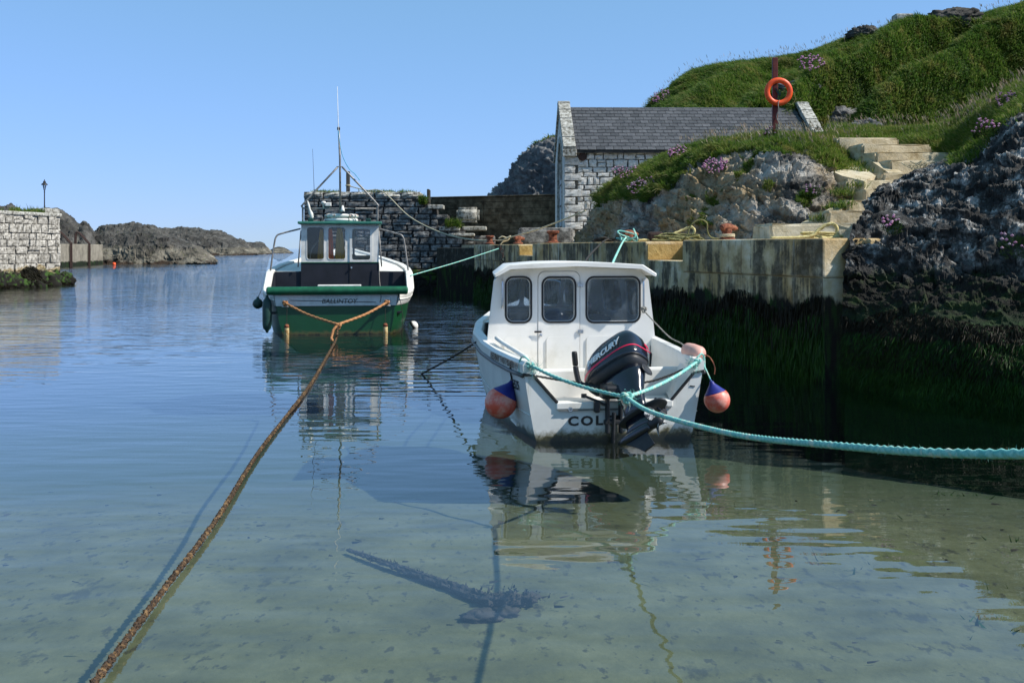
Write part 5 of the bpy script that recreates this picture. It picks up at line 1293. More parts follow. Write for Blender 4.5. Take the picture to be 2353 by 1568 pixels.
m = MB(); m.lathe([(.0, 0), (.05, 0), (.06, .012), (.05, .02), (.035, .012), (0, .012)], 18, Matrix.Translation((.05, -.455, .03)) @ Matrix.Rotation(R(90), 4, 'X') @ Matrix.Diagonal((1.5, 1, 1, 1))); mbuild(m, 'exhaust_port', M['motor_matt'], mid)
m = MB(); m.loft([sec(-.47, .10, -.62, -.06, 24), sec(-.485, .105, -.63, -.05, 24), sec(-.495, .10, -.62, -.06, 24)], closed=True, caps=True); mbuild(m, 'cavitation_plate', M['motor_matt'])
m = MB(); m.loft([sec(-.49, .05, -.41, -.12), sec(-.58, .045, -.42, -.12), sec(-.64, .05, -.44, -.08)], closed=True, caps=True); gc = mbuild(m, 'gearcase', M['motor'])
m = MB(); m.lathe([(.004, .0), (.03, .03), (.05, .09), (.058, .18), (.058, .34), (.05, .40), (.045, .42)], 18, Matrix.Translation((0, .02, -.66)) @ Matrix.Rotation(R(90), 4, 'X')); mbuild(m, 'gear_bullet', M['motor'], gc)
m = MB(); sk = [(-.06, -.70), (-.34, -.70), (-.40, -.88), (-.27, -.90), (-.18, -.80)]
m.add([(.010, y, z) for y, z in sk] + [(-.010, y, z) for y, z in sk], [(0, 1, 2, 3, 4), (9, 8, 7, 6, 5)] + [(i, 5 + i, 5 + (i + 1) % 5, (i + 1) % 5) for i in range(5)]); mbuild(m, 'skeg', M['motor_matt'], gc, False)
prop = empty('propeller'); prop.parent = mot
m = MB(); m.lathe([(.046, .42), (.05, .44), (.048, .53), (.03, .56), (.0, .565)], 16, Matrix.Translation((0, .02, -.66)) @ Matrix.Rotation(R(90), 4, 'X')); mbuild(m, 'hub', M['motor_matt'], prop)
for k in range(3):
    a0 = k * 2 * math.pi / 3 + .5; rg = []
    for (r_, wdt, tw) in ((.04, .06, 58), (.08, .10, 48), (.12, .125, 40), (.15, .10, 34), (.168, .045, 30)):
        row = []
        for t in (-.5, -.25, 0, .25, .5):
            s_ = t * wdt; ay = s_ * math.sin(R(tw)); at_ = s_ * math.cos(R(tw)) / r_
            row.append((r_ * math.cos(a0 + at_), -.47 + ay, -.66 + r_ * math.sin(a0 + at_)))
        rg.append(row)
    m = MB(); m.loft(rg); m2 = [(x, y - .007, z) for x, y, z in m.v]; nf = list(m.f); nv = len(m.v); m.v += m2; m.f += [tuple(nv + i for i in reversed(f)) for f in nf]; mbuild(m, 'blade', M['motor_worn'], prop)
m = MB(); m.lathe([(0, 0), (.045, 0), (.045, .012), (.012, .012), (.012, .02), (0, .02)], 18, Matrix.Translation((.11, -.53, -.42)) @ Matrix.Rotation(R(70), 4, 'X')); mbuild(m, 'anode', M['metal'])
m = MB(); m.cbox((.10, -.50, -.435), (.16, .03, .14), .015); mbuild(m, 'trim_tab_plate', M['motor_matt'])
# clamp bracket, swivel and tiller stay with the transom
m = MB()
for x in (-.09, .05): m.cbox((x, -.06, .34), (.035, .08, .52), .012)
m.cbox((-.03, -.07, .20), (.20, .06, .05), .012); m.cbox((-.03, -.05, .48), (.26, .16, .08), .02); m.build('clamp_bracket', M['motor_matt'], mot)
m = MB(); m.cbox((-.20, -.05, .36), (.06, .08, .12), .015); m.tube([(-.03, -.06, -.02), (-.03, -.10, .30)], .022, 8); m.build('tilt_ram', M['motor_matt'], mot)
m = MB(); m.cbox((-.06, -.10, .54), (.20, .26, .12), .03); m.build('swivel_block', M['motor_matt'], mot)
m = MB(); m.tube(spline([(-.05, .0, .56), (-.22, .06, .55), (-.34, .10, .58), (-.375, .12, .68), (-.385, .13, .76)], n=4), .030, 8); m.build('tiller_arm', M['motor_matt'], mot, True)
m = MB(); m.lathe([(0, 0), (.026, 0), (.031, .02), (.031, .13), (.026, .15), (0, .15)], 14, Matrix.Translation((-.386, .13, .765)) @ Matrix.Rotation(R(-5), 4, 'Y')); m.build('tiller_grip', M['black'], mot, True)
m = MB(); m.tube([(-.33, -.02, .47), (-.20, -.06, .42), (-.08, -.08, .36)], .014, 6); m.lathe([(0, -.02), (.03, -.02), (.03, .02), (0, .02)], 8, Matrix.Translation((-.33, -.02, .47))); m.build('tilt_lever', M['motor_matt'], mot)

# ------------------------------------------------------------------ fender buoys of the white boat
def buoy(name, c, axis, r_, label, stain=None):
    root = empty(name, c, 0, label, 'buoy', 'round red and blue fender buoys')
    q = Vector(axis).normalized().to_track_quat('Z', 'Y'); root.rotation_mode = 'QUATERNION'; root.rotation_quaternion = q
    m = MB(); m.lathe([(.002, -r_)] + [(r_ * math.sin(a), -r_ * math.cos(a)) for a in np.linspace(.15, 2.15, 18)], 30); m.build('body', M['buoy_red'], root, True)
    p = [(r_ * math.sin(a), -r_ * math.cos(a)) for a in np.linspace(2.15, 2.42, 4)]
    m = MB(); m.lathe([(x * 1.002, z) for x, z in p] + [(r_ * .50, r_ * .95), (r_ * .30, r_ * 1.18), (r_ * .20, r_ * 1.32), (r_ * .17, r_ * 1.45), (r_ * .10, r_ * 1.52)], 30); m.build('neck', M['buoy_blue'], root, True)
    m = MB(); m.tube([(r_ * .13 * math.cos(a), 0, r_ * 1.50 + r_ * .13 * math.sin(a)) for a in np.linspace(0, 2 * math.pi, 12, endpoint=False)], r_ * .05, 6, closed=True); m.build('eye', M['buoy_blue'], root, True)
    return root
B1 = W(1150, 924, 10.72); buoy('fender_buoy', B1, (.17, .03, .30), .172, 'large red round fender buoy with blue neck at the left stern corner')
B2 = W(1647, 918, 10.45); buoy('fender_buoy', B2, (-.06, .02, .2), .135, 'smaller faded red fender buoy with blue neck at the right stern corner')
fr = empty('fender', boat.matrix_basis @ Vector((1.0, .40, .86)), WB_ROT, 'faded pink cylindrical fender lying on the right gunwale of the white boat', 'fender')
m = MB(); m.lathe([(.0, -.23), (.05, -.22), (.085, -.17), (.09, 0), (.085, .17), (.05, .22), (0, .23)], 18, Matrix.Rotation(R(90), 4, 'X')); m.build('body', M['pink_pvc'], fr, True)
m = MB(); m.tube(spline([(-.02, -.24, .0), (.07, -.30, -.02), (.11, -.36, -.12), (.10, -.38, -.20)], n=4), .007, 5); m.build('lanyard', M['rust'], fr)
# ------------------------------------------------------------------ green and white fishing boat
GB_ROT = R(8.0)
gb = empty('fishing_boat', (-4.07, 23.1, 0), GB_ROT, 'green and white fishing boat with wheelhouse moored in mid harbour', 'boat')
# y, half beam at top edge, sheer height, half beam at paint line, half beam at waterline
GT = [(0, 1.40, .95, 1.36, 1.22), (.18, 1.52, .95, 1.46, 1.34), (.5, 1.63, .95, 1.56, 1.45), (1.1, 1.76, .97, 1.67, 1.54), (1.8, 1.83, 1.02, 1.73, 1.58), (2.1, 1.83, 1.17, 1.74, 1.58), (2.4, 1.82, 1.39, 1.73, 1.58), (3.0, 1.80, 1.46, 1.70, 1.55), (4.2, 1.66, 1.56, 1.50, 1.32), (5.4, 1.30, 1.68, 1.08, .90), (6.4, .82, 1.82, .58, .42), (7.1, .36, 1.94, .20, .14), (7.5, .04, 2.02, .02, .02)]
gys = [0, .09, .18, .5, 1.1, 1.8, 2.1, 2.4, 3.0, 3.6, 4.2, 4.8, 5.4, 5.9, 6.4, 6.8, 7.1, 7.5]
PL = .665
m = MB(); rg = []
for y in gys:
    ht, zs, hp, hw = interp(GT, y); up = .12 * max(0, y - 2.5) * .5
    half = [(0, -.55 + .05 * y), (hw * .7, -.40 + .04 * y), (hw, 0), ((hw + hp) / 2 + .02, (PL + up) / 2), (hp, PL + up)]
    rg.append([(-x, y, z) for x, z in reversed(half)] + [(x, y, z) for x, z in half[1:]])
m.loft(rg); m.f.append(tuple(range(9))); m.build('hull', M['hull_green'], gb, 'auto')
for sg in (-1, 1):
    m = MB(); rg = []
    for y in gys:
        ht, zs, hp, hw = interp(GT, y); up = .12 * max(0, y - 2.5) * .5
        rg.append([(sg * (hp + .010), y, PL + up + .004), (sg * (hp + .025), y, PL + up + .02), (sg * (ht + .02), y, zs - .10), (sg * (ht + .035), y, zs - .02), (sg * (ht + .01), y, zs + .02), (sg * (max(ht - .14, .01)), y, zs + .02), (sg * max(ht - .16, .005), y, zs - .06), (sg * max(ht - .15, .004), y, PL + .0)])
    m.loft(rg, closed=False); m.build('bulwark', M['boat_white'], gb, 'auto')
    m = MB(); m.tube([(sg * ((interp(GT, y)[0] + interp(GT, y)[2]) / 2 + .03), y, (interp(GT, y)[1] + PL) / 2 + .06 * max(0, y - 2.5) * .5) for y in gys], .022, 6); m.build('strake', M['boat_white'], gb, True)
    m = MB(); rg = [[(sg * (interp(GT, y)[0] - .175), y, interp(GT, y)[1] - .02), (sg * (interp(GT, y)[0] - .19), y, .50)] for y in gys[:13] if y > .05]
    m.loft(rg); m.build('bulwark_lining', M['navy'], gb, True)
m = MB(); m.panel([(-1.37, PL + .004), (1.37, PL + .004), (1.42, .955), (-1.42, .955)], [], lambda u, v, d: (u, -.035 + d, v), .10); m.build('transom_band', M['boat_white'], gb)
for x in (-1.16, 1.16):
    m = MB(); m.cbox((x, -.05, PL + .08), (.16, .05, .20), .015); m.build('chain_plate', M['boat_white'], gb)
m = MB(); m.lathe([(0, -1.62), (.07, -1.61), (.095, -1.58), (.098, 0), (.095, 1.58), (.07, 1.61), (0, 1.62)], 18, Matrix.Translation((.03, -.09, 1.02)) @ Matrix.Rotation(R(90), 4, 'Y')); m.build('stern_roll', M['green'], gb, 'auto')
m = MB(); m.cbox((.06, .25, 1.125), (1.0, .32, .035), .01); m.build('stern_plank', M['boat_white'], gb)
m = MB(); m.box((0, 2.6, .50), (3.0, 5.0, .04)); m.build('deck', M['navy'], gb)
m = MB(); rg = []
for y in (2.62, 3.0, 3.6, 4.2, 4.8, 5.4, 5.9, 6.4, 6.8, 7.1, 7.45):
    ht, zs = interp(GT, y)[:2]; rg.append([(-(ht - .1) if ht > .12 else 0, y, zs - .03), (0, y, zs + .02), ((ht - .1) if ht > .12 else 0, y, zs - .03)])
m.loft(rg); m.build('side_deck', M['boat_white'], gb, True)
for sg in (-1, 1):
    m = MB(); m.panel([(.98, .5), (1.66, .5), (1.66, 1.40), (.98, 1.40)] if sg > 0 else [(-1.66, .5), (-.98, .5), (-.98, 1.40), (-1.66, 1.40)], [], lambda u, v, d: (u, 2.62 + d, v), .04); m.build('deck_bulkhead', M['navy'], gb)
put('lettering', text_mesh('BALLINTOY', .145, .002, .18, .001), M['letter'], gb, (.06, -.0375, .77), (R(90), 0, 0), (1.05, 1, 1))
m = MB(); m.tube([(-1.05, -.045, .80), (.9, -.045, .745)], .006, 4); m.build('band_wire', M['black'], gb)
# wheelhouse
WY = 2.58
WW = [(-.835, -.413, 1.717, 2.534, .06), (-.30, .13, 1.717, 2.534, .06)]
wd = (.235, .83, .62, 2.56, .02); wg = (.305, .765, 1.70, 2.50, .05)
m = MB(); m.panel([(-.985, 1.642), (.225, 1.642), (.84, 1.642), (.985, 1.642), (.985, 2.615), (-.985, 2.615)], [rr(*w[:4], w[4]) for w in WW] + [rr(wg[0] - .03, wg[1] + .03, wg[2] - .02, wg[3] + .02, .05)], lambda u, v, d: (u, WY + d, v), .05); m.build('wheelhouse_back', M['boat_white'], gb)
m = MB(); m.panel([(-.99, .52), (.99, .52), (.99, 1.62), (-.99, 1.62)], [], lambda u, v, d: (u, WY - .004 + d, v), .055); m.build('lower_back', M['navy'], gb)
m = MB(); m.box((0, WY - .006, 1.631), (1.98, .02, .022)); m.build('trim_strip', M['green'], gb)
m = MB()
for x in (.245,): m.box((x, WY - .012, 1.08), (.012, .012, 1.08))
m.build('door_edge', M['black'], gb)
for w in WW:
    m = MB(); m.panel(rr(w[0] - .02, w[1] + .02, w[2] - .02, w[3] + .02, .075), [rr(*w[:4], w[4])], lambda u, v, d: (u, WY - .008 + d, v), .03); f_ = m.build('window', M['boat_white'], gb)
    m = MB(); m.panel(rr(w[0] - .005, w[1] + .005, w[2] - .005, w[3] + .005, w[4]), [], lambda u, v, d: (u, WY + .025 + d, v), .005); m.build('pane', M['glass_clear'], f_)
dr = empty('door'); dr.parent = gb
m = MB(); m.panel([(.245, 1.645), (.825, 1.645), (.825, 2.56), (.245, 2.56)], [rr(*wg[:4], wg[4])], lambda u, v, d: (u, WY - .022 + d, v), .03); m.build('door_leaf', M['boat_white'], dr)
m = MB(); m.panel(rr(wg[0] - .004, wg[1] + .004, wg[2] - .004, wg[3] + .004, wg[4]), [], lambda u, v, d: (u, WY - .008 + d, v), .005); m.build('pane', M['glass_clear'], dr)
m = MB(); m.lathe([(0, 0), (.022, 0), (.022, .04), (0, .04)], 10, Matrix.Translation((.29, WY - .02, 1.50)) @ Matrix.Rotation(R(90), 4, 'X')); m.build('knob', M['metal'], dr)
for sg in (-1, 1):
    hs = [(2.72, 3.45, 1.72, 2.50, .06), (3.6, 4.2, 1.75, 2.48, .06)]
    m = MB(); m.panel([(WY + .052, .55), (4.45, .55), (4.45, 1.62), (4.30, 2.61), (WY + .052, 2.61)], [rr(*h[:4], h[4]) for h in hs], lambda u, v, d: (sg * (.985 - d), u, v), .04); m.build('wheelhouse_side', M['boat_white'], gb)
    for h in hs:
        m = MB(); m.panel(rr(*h[:4], h[4]), [], lambda u, v, d: (sg * (.975 - d), u, v), .005); m.build('side_pane', M['glass_clear'], gb)
hs = [(-.9, -.34, 1.80, 2.5, .06), (-.28, .28, 1.80, 2.5, .06), (.34, .9, 1.80, 2.5, .06)]
m = MB(); m.panel([(-.98, .6), (.98, .6), (.98, 2.61), (-.98, 2.61)], [rr(*h[:4], h[4]) for h in hs], lambda u, v, d: (u, 4.44 - max(0, v - 1.6) * .14 - d, v), .04); m.build('wheelhouse_front', M['boat_white'], gb)
for h in hs:
    m = MB(); m.panel(rr(*h[:4], h[4]), [], lambda u, v, d: (u, 4.43 - max(0, v - 1.6) * .14 - d, v), .005); m.build('front_pane', M['glass_clear'], gb)
m = MB(); m.cbox((0, 3.45, 2.65), (2.13, 2.05, .07), .02); m.build('roof', M['teal_roof'], gb)
m = MB(); m.cbox((.2, 4.1, 1.62), (1.4, .5, .12), .03); m.build('chart_shelf', M['cream_in'], gb)
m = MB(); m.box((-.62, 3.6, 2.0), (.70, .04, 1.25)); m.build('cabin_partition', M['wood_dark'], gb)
for x in (-.75, .72):
    m = MB(); m.cbox((x, 2.7, 2.73), (.14, .12, .09), .02); m.build('roof_light', M['fender_green'], gb)
# gantry, mast, aerials
m = MB(); m.tube(spline([(-.955, 2.75, 2.68), (-.955, 2.75, 3.05), (-.93, 2.75, 3.15), (-.07, 2.75, 4.10)], n=4), .024, 8); m.build('gantry_leg', M['tube_metal'], gb, True)
m = MB(); m.tube(spline([(.955, 2.75, 2.68), (.955, 2.75, 3.05), (.90, 2.75, 3.20), (.05, 2.75, 4.10)], n=4), .024, 8); m.build('gantry_leg', M['tube_metal'], gb, True)
m = MB(); m.tube([(-.955, 2.75, 3.03), (.955, 2.75, 3.03)], .018, 6); m.build('gantry_bar', M['tube_metal'], gb, True)
m = MB(); m.box((-.01, 2.75, 4.11), (.16, .05, .02)); m.build('mast_clamp', M['tube_metal'], gb)
mast = MB(); mast.tube([(0, 2.75, 2.90), (-.01, 2.75, 4.3), (-.04, 2.75, 5.10)], .026, 8); ms = mast.build('mast', M['tube_metal'], gb, True)
m = MB(); m.tube([(-.035, 2.72, 4.6), (-.05, 2.72, 5.12), (-.075, 2.72, 6.18)], [.012, .010, .005], 6); m.build('aerial', M['boat_white'], ms, True)
m = MB(); m.lathe([(0, 0), (.035, .0), (.04, .05), (.03, .08), (0, .08)], 10, Matrix.Translation((-.045, 2.75, 5.06))); m.build('mast_head', M['black'], ms, True)
m = MB(); m.tube([(-.66, 2.8, 3.10), (-.67, 2.8, 3.5), (-.71, 2.8, 4.57)], [.010, .007, .004], 5); m.build('aerial', M['black'], gb, True)
m = MB(); m.lathe([(.02, 0), (.02, .10), (.05, .12), (.06, .15), (.05, .18), (0, .19)], 12, Matrix.Translation((-.43, 2.75, 3.03))); m.build('gps_dome', M['boat_white'], gb, True)
m = MB(); m.cbox((-.31, 2.75, 3.13), (.16, .08, .10), .02); m.build('deck_light', M['boat_white'], gb)
m = MB(); m.cbox((.32, 2.75, 3.08), (.18, .08, .05), .015); m.build('lamp_bar', M['black'], gb)
m = MB(); m.lathe([(.06, 0), (.05, .05), (.02, .16), (0, .16)], 12, Matrix.Translation((.06, 2.72, 2.95))); m.build('horn', M['boat_white'], gb, True)
m = MB()
rg = [[(-.80 + dx + w_ * math.cos(a) , 2.70 + .03 * math.sin(a), z) for a in np.linspace(0, 2 * math.pi, 7)[:-1]] for (z, w_, dx) in ((3.22, .01, -.03), (3.12, .035, -.01), (3.0, .03, .02), (2.9, .06, .05), (2.8, .045, .08), (2.74, .015, .07))]
m.loft(rg, closed=True, caps=True); m.build('furled_flag', M['boat_white'], gb, True)
# hoop rails
for sg in (-1, 1):
    m = MB(); m.tube(spline([(sg * 1.74, 2.45, 1.43), (sg * 1.66, 2.5, 2.05), (sg * 1.60, 2.52, 2.30), (sg * 1.45, 2.55, 2.38), (sg * 1.0, 2.62, 2.50)], n=5), .022, 8); m.build('hoop_rail', M['tube_metal'], gb, True)
    m = MB(); m.tube([(sg * 1.06, 2.55, 1.52), (sg * .99, 2.6, 2.45)], .018, 6); m.build('hoop_rail', M['tube_metal'], gb, True)
m = MB(); m.tube(spline([(.995, 2.50, 1.62), (1.0, 2.48, 1.2), (1.05, 2.44, .8), (1.08, 2.40, .55)], n=4), .012, 5); m.build('hose', M['rope_grey'], gb, True)
m = MB(); m.tube(spline([(-.78, 2.9, 1.72), (-.74, 2.9, 1.95), (-.60, 2.9, 2.15), (-.48, 2.9, 2.30)], n=4), .018, 6); m.build('cable_loom', M['rope_grey'], gb, True)
G = gb.matrix_basis
# things aboard
for i, (z, lb) in enumerate(((2.735, 'lower white lifebuoy lying flat on the wheelhouse roof'), (2.845, 'upper scuffed red and white lifebuoy lying on the wheelhouse roof'))):
    r_ = empty('lifebuoy', G @ Vector((0.01 + .01 * i, 3.15, z)), GB_ROT, lb, 'lifebuoy')
    m = MB(); m.tube([(.36 * math.cos(a), .36 * math.sin(a), 0) for a in np.linspace(0, 2 * math.pi, 36, endpoint=False)], [.085] * 36, 12, closed=True); m.v = [(x, y, z_ * .62) for x, y, z_ in m.v]; m.build('ring', M['white_pvc'] if i else M['boat_white'], r_, True)
    for k in range(4):
        a = k * math.pi / 2 + .5; m = MB(); m.tube([((.36 + .09 * math.cos(t)) * math.cos(a), (.36 + .09 * math.cos(t)) * math.sin(a), .057 * math.sin(t)) for t in np.linspace(0, 2 * math.pi, 14, endpoint=False)], .010, 5, closed=True); m.build('band', M['rope_grey'], r_)
def hang(name, mat, x0, x1, z0, z1, y, label, sl):
    m = MB(); rg = []
    for t in np.linspace(0, 1, 9):
        z = z1 + (z0 - z1) * t; ww = .35 + .65 * t ** .7; row = []
        for s_ in np.linspace(-1, 1, 13):
            row.append((((x0 + x1) / 2 + sl * t) + s_ * (x1 - x0) / 2 * ww, y + .035 * math.sin(s_ * 9 + t * 2) * (.3 + t), z + .03 * math.sin(s_ * 5) * t))
        rg.append(row)
    m.loft(rg); m2 = [(x, y_ + .02, z) for x, y_, z in m.v]; nf = list(m.f); nv = len(m.v); m.v += m2; m.f += [tuple(nv + i for i in reversed(f)) for f in nf]
    root = empty(name, G.translation, GB_ROT, label, 'jacket'); m.build('cloth', mat, root, True)
    m = MB(); m.tube([((x0 + x1) / 2, y, z1 + .10), ((x0 + x1) / 2, y, z1 - .02)], .008, 5); m.build('loop', M['black'], root); return root
hang('oilskin_jacket', M['orange_cloth'], -.36, -.14, 1.70, 2.50, 2.66, 'orange oilskin hanging behind the middle wheelhouse window', -.02)
hang('oilskin_trousers', M['mustard_cloth'], -.17, .13, 1.68, 2.52, 2.69, 'mustard yellow oilskin hanging behind the middle wheelhouse window', .03)
hang('oilskin_jacket', M['mustard_cloth'], -.58, -.38, 1.70, 2.48, 2.68, 'mustard oilskin at the right edge of the left wheelhouse window', .0)
# fenders and floats round the hull
f1 = empty('fender', G @ Vector((-1.58, .05, .0)), GB_ROT, 'long dark green fender hanging at the left stern corner of the green boat', 'fender')
m = MB(); m.lathe([(0, .05), (.03, .06), (.04, .10), (.09, .16), (.105, .24), (.108, .70), (.09, .80), (.04, .86), (.03, .92), (0, .92)], 16); m.build('body', M['fender_green'], f1, True)
m = MB(); m.tube([(0, 0, .9), (.03, .02, 1.02)], .008, 5); m.build('lanyard', M['rope_dark'], f1)
f2 = empty('fender_buoy', G @ Vector((-1.92, 1.25, .66)), GB_ROT, 'small round dark green buoy hanging on the far left side of the green boat', 'buoy')
m = MB(); m.lathe([(.01, -.125)] + [(.125 * math.sin(a), -.125 * math.cos(a)) for a in np.linspace(.2, 2.8, 14)] + [(.03, .16), (.0, .17)], 18); m.build('body', M['fender_green'], f2, True)
m = MB(); m.tube([(0, 0, .15), (.08, 0, .32)], .008, 5); m.build('lanyard', M['rope_dark'], f2)
for (x, lb) in ((-1.12, 'left worn yellow cylinder float at the green boat waterline'), (1.12, 'right worn yellow cylinder float at the green boat waterline')):
    fl = empty('float', G @ Vector((x, -.16, -.06)), GB_ROT, lb, 'float', 'yellow floats under the green boat stern')
    m = MB(); m.lathe([(0, 0), (.045, .005), (.055, .03), (.055, .25), (.045, .27), (0, .275)], 14); m.build('body', M['float_yellow'], fl, True)
    m = MB(); m.lathe([(.057, .24), (.05, .30), (.03, .32), (0, .32)], 14); m.build('end_cap', M['rust'], fl, True)
    m = MB(); m.tube([(0, 0, .31), (.0, .08, .76)], .006, 4); m.build('lanyard', M['rope_dark'], fl)
wbp = W(949, 752, 25.0); wbp.z = .05
f3 = empty('mooring_buoy', wbp, 0, 'small white mooring buoy floating right of the green boat', 'buoy')
m = MB(); m.lathe([(.01, -.125)] + [(.125 * math.sin(a), -.125 * math.cos(a)) for a in np.linspace(.2, 2.9, 14)], 18); m.build('body', M['boat_white'], f3, True)
m = MB(); m.lathe([(.02, -.03), (.129, -.025), (.129, .035), (.02, .04)], 18, Matrix.Rotation(R(55), 4, 'Y')); m.build('band', M['black'], f3, True)
# ------------------------------------------------------------------ ropes
def knot_mesh(c, rad, r_, seed=0):
    m = MB(); pts = []
    for a in np.linspace(0, 2 * math.pi, 44, endpoint=False):
        pts.append(Vector(c) + rad * Vector((math.sin(a) + 2 * math.sin(2 * a), -math.sin(3 * a) * 1.2, math.cos(a) - 2 * math.cos(2 * a))) / 3)
    m.tube(pts, r_, 7, closed=True); return m
def fray(c, r_, n, L, w=.004):
    P = np.array(c)[None] + rng.normal(size=(n, 3)) * r_ * .6; D = rng.normal(size=(n, 3)); D /= np.linalg.norm(D, axis=1, keepdims=True)
    return blades(P, D, rng.uniform(.4, 1, n) * L, np.full(n, w), rng.normal(size=(n, 3)) * .4 + np.array([0, 0, -.3]))
def rope(name, pts, r_, mat, label, cat='rope', step=.02, strands=3, pitch=.10, amp=.18, lump=0, n=9, group=None, parent=None):
    sp = spline(pts, step=step); m = MB(); m.tube(sp, r_, n, strands=strands, pitch=pitch, amp=amp, lump=lump)
    o = m.build(name, mat, parent, True, recalc=False)
    if parent is None: tag(o, label, cat, group)
    return o
# teal bridle and long mooring rope of the white boat
KN = Vector((.99, 8.6, .713))
LC = boat.matrix_basis @ Vector((-.90, .0, .80)); RC = boat.matrix_basis @ Vector((.90, .0, .80))
teal = empty('mooring_rope', KN, 0, 'teal mooring rope running from the white boat bridle towards the viewer', 'rope')
def loc_(pts): return [Vector(p) - KN for p in pts]
for nm, pts in (('bridle_leg', [LC, LC.lerp(KN, .3) + Vector((0, 0, -.035)), LC.lerp(KN, .65) + Vector((0, 0, -.035)), KN]), ('bridle_leg', [RC, RC.lerp(KN, .3) + Vector((0, 0, -.035)), RC.lerp(KN, .65) + Vector((0, 0, -.035)), KN])):
    rope(nm, loc_(pts), .0165, M['rope_teal'], None, step=.012, pitch=.075, parent=teal)
main = [KN, (1.03, 7.7, .755), (1.10, 6.57, .862), (1.145, 4.98, 1.064), (1.20, 3.70, 1.268), (1.235, 2.9, 1.405), (1.27, 2.35, 1.515), (1.29, 1.9, 1.61), (1.3, 1.0, 1.82)]
sp = spline(main, step=.006); m = MB(); m.tube([p - KN for p in sp], [.0165 - .0045 * min(1, i / len(sp) * 1.2) for i in range(len(sp))], 9, strands=3, pitch=.055, amp=.16, lump=.05); m.build('long_rope', M['rope_teal'], teal, True, recalc=False)
knot_mesh((0, 0, 0), .045, .017).build('knot', M['rope_teal'], teal, True)
V, T = fray((0, 0, 0), .05, 90, .07); tag(put('frayed_ends', mesh_np('frayed_ends', V, T), M['rope_teal'], teal), kind='stuff')
nf = 2600; ii = rng.integers(int(len(sp) * .30), int(len(sp) * .93), nf); P = np.array([sp[i] - KN for i in ii]); D = rng.normal(size=(nf, 3)); D /= np.linalg.norm(D, axis=1, keepdims=True)
V, T = blades(P + D * .009, D, rng.uniform(.002, .012, nf), np.full(nf, .0010), rng.normal(size=(nf, 3)) * .3); tag(put('rope_fibres', mesh_np('rope_fibres', V, T), M['rope_teal'], teal), kind='stuff')
for c, lb in ((LC, 'L'), (RC, 'R')):
    cl = Vector(c) - KN
    m = knot_mesh(cl + Vector((0, -.02, 0)), .035, .012); m.build('corner_knot', M['rope_teal'], teal, True)
    m = MB(); m.tube(spline([cl + Vector((.0, 0, .04)), cl + Vector((-.06 if lb == 'L' else .06, .05, .08)), cl + Vector((-.10 if lb == 'L' else .10, .12, .02)), cl + Vector((-.10 if lb == 'L' else .10, .10, -.1))], n=5), .010, 6); m.build('corner_lashing', M['rope_teal'], teal, True)
    V, T = fray(cl + Vector((.04 if lb == 'L' else -.06, -.03, -.03)), .05, 130, .10); tag(put('frayed_ends', mesh_np('frayed_ends', V, T), M['rope_teal'], teal), kind='stuff')
# buoy lanyards
t1 = B1 + Vector((.17, .03, .30)).normalized() * .172 * 1.5; e1 = boat.matrix_basis @ Vector((-1.03, .40, .80))
rope('buoy_lanyard', [t1, t1.lerp(e1, .5) + Vector((-.015, -.01, 0)), e1], .009, M['rope_dark'], 'dark cord tying the large red buoy to the left gunwale', step=.01, pitch=.03)
t2 = B2 + Vector((-.06, .02, .2)).normalized() * .135 * 1.5; e2 = boat.matrix_basis @ Vector((1.0, .10, .78))
rope('buoy_lanyard', [t2, t2.lerp(e2, .5), e2], .007, M['rope_teal'], 'teal cord tying the smaller buoy to the right stern corner', step=.01, pitch=.03)
# dark cord across the motor, cord from the right grab rail
bm_ = boat.matrix_basis
rope('tie_cord', [bm_ @ Vector(p) for p in ((-.80, .18, .66), (-.45, .14, .60), (.0, .10, .55), (.40, .10, .585), (.62, .12, .64), (.80, .16, .70))], .011, M['rope_dark'], 'dark cord stretched across the splash well behind the motor', step=.008, pitch=.05)
rope('tie_cord', [bm_ @ Vector(p) for p in ((.905, 2.0, 1.22), (1.0, 1.75, 1.06), (1.09, 1.5, .92), (1.14, 1.15, .86), (1.16, .8, .70))], .008, M['rope_grey'], 'grey cord slanting from the right grab rail down to the gunwale', step=.01, pitch=.04)
g = knot_mesh(bm_ @ Vector((.905, 1.99, 1.23)), .035, .012); o = g.build('rope_knot', M['rope_grey'], None, True); tag(o, 'tangled grey knot on the right grab rail of the white boat', 'knot')
# brown weedy rope of the green boat with orange bridle
JN = Vector((-3.76, 21.5, .355))
pts = [JN, (-3.745, 21.3, .16), (-3.70, 20.8, .045), (-3.20, 16.7, .018), (-2.84, 13.65, .022), (-2.466, 9.79, .03), (-2.15, 7.27, .035), (-2.01, 5.78, .035), (-1.885, 4.51, .045), (-1.78, 3.4, .06), (-1.6, 2.0, .12)]
root = empty('mooring_rope', JN, 0, 'brown weed-covered mooring rope running from the green boat to the lower left', 'rope')
sp = spline(pts, step=.011); m = MB()
rad = []
L = 0.0
for i, p in enumerate(sp):
    if i: L += (p - sp[i - 1]).length
    rad.append(.0140 * (1 + .26 * math.sin(2 * math.pi * L / .085)) + .004 * (p.y > 12))
m.tube([p - JN for p in sp], rad, 9, lump=.75); m.build('strand', M['rope_brown'], root, False, recalc=False)
nf = 15000; u = rng.random(nf); ii = (len(sp) * (1 - (1 - u) ** 1.0)).astype(int) % len(sp); P = np.array([sp[i] - JN for i in ii]); D = rng.normal(size=(nf, 3)); D /= np.linalg.norm(D, axis=1, keepdims=True)
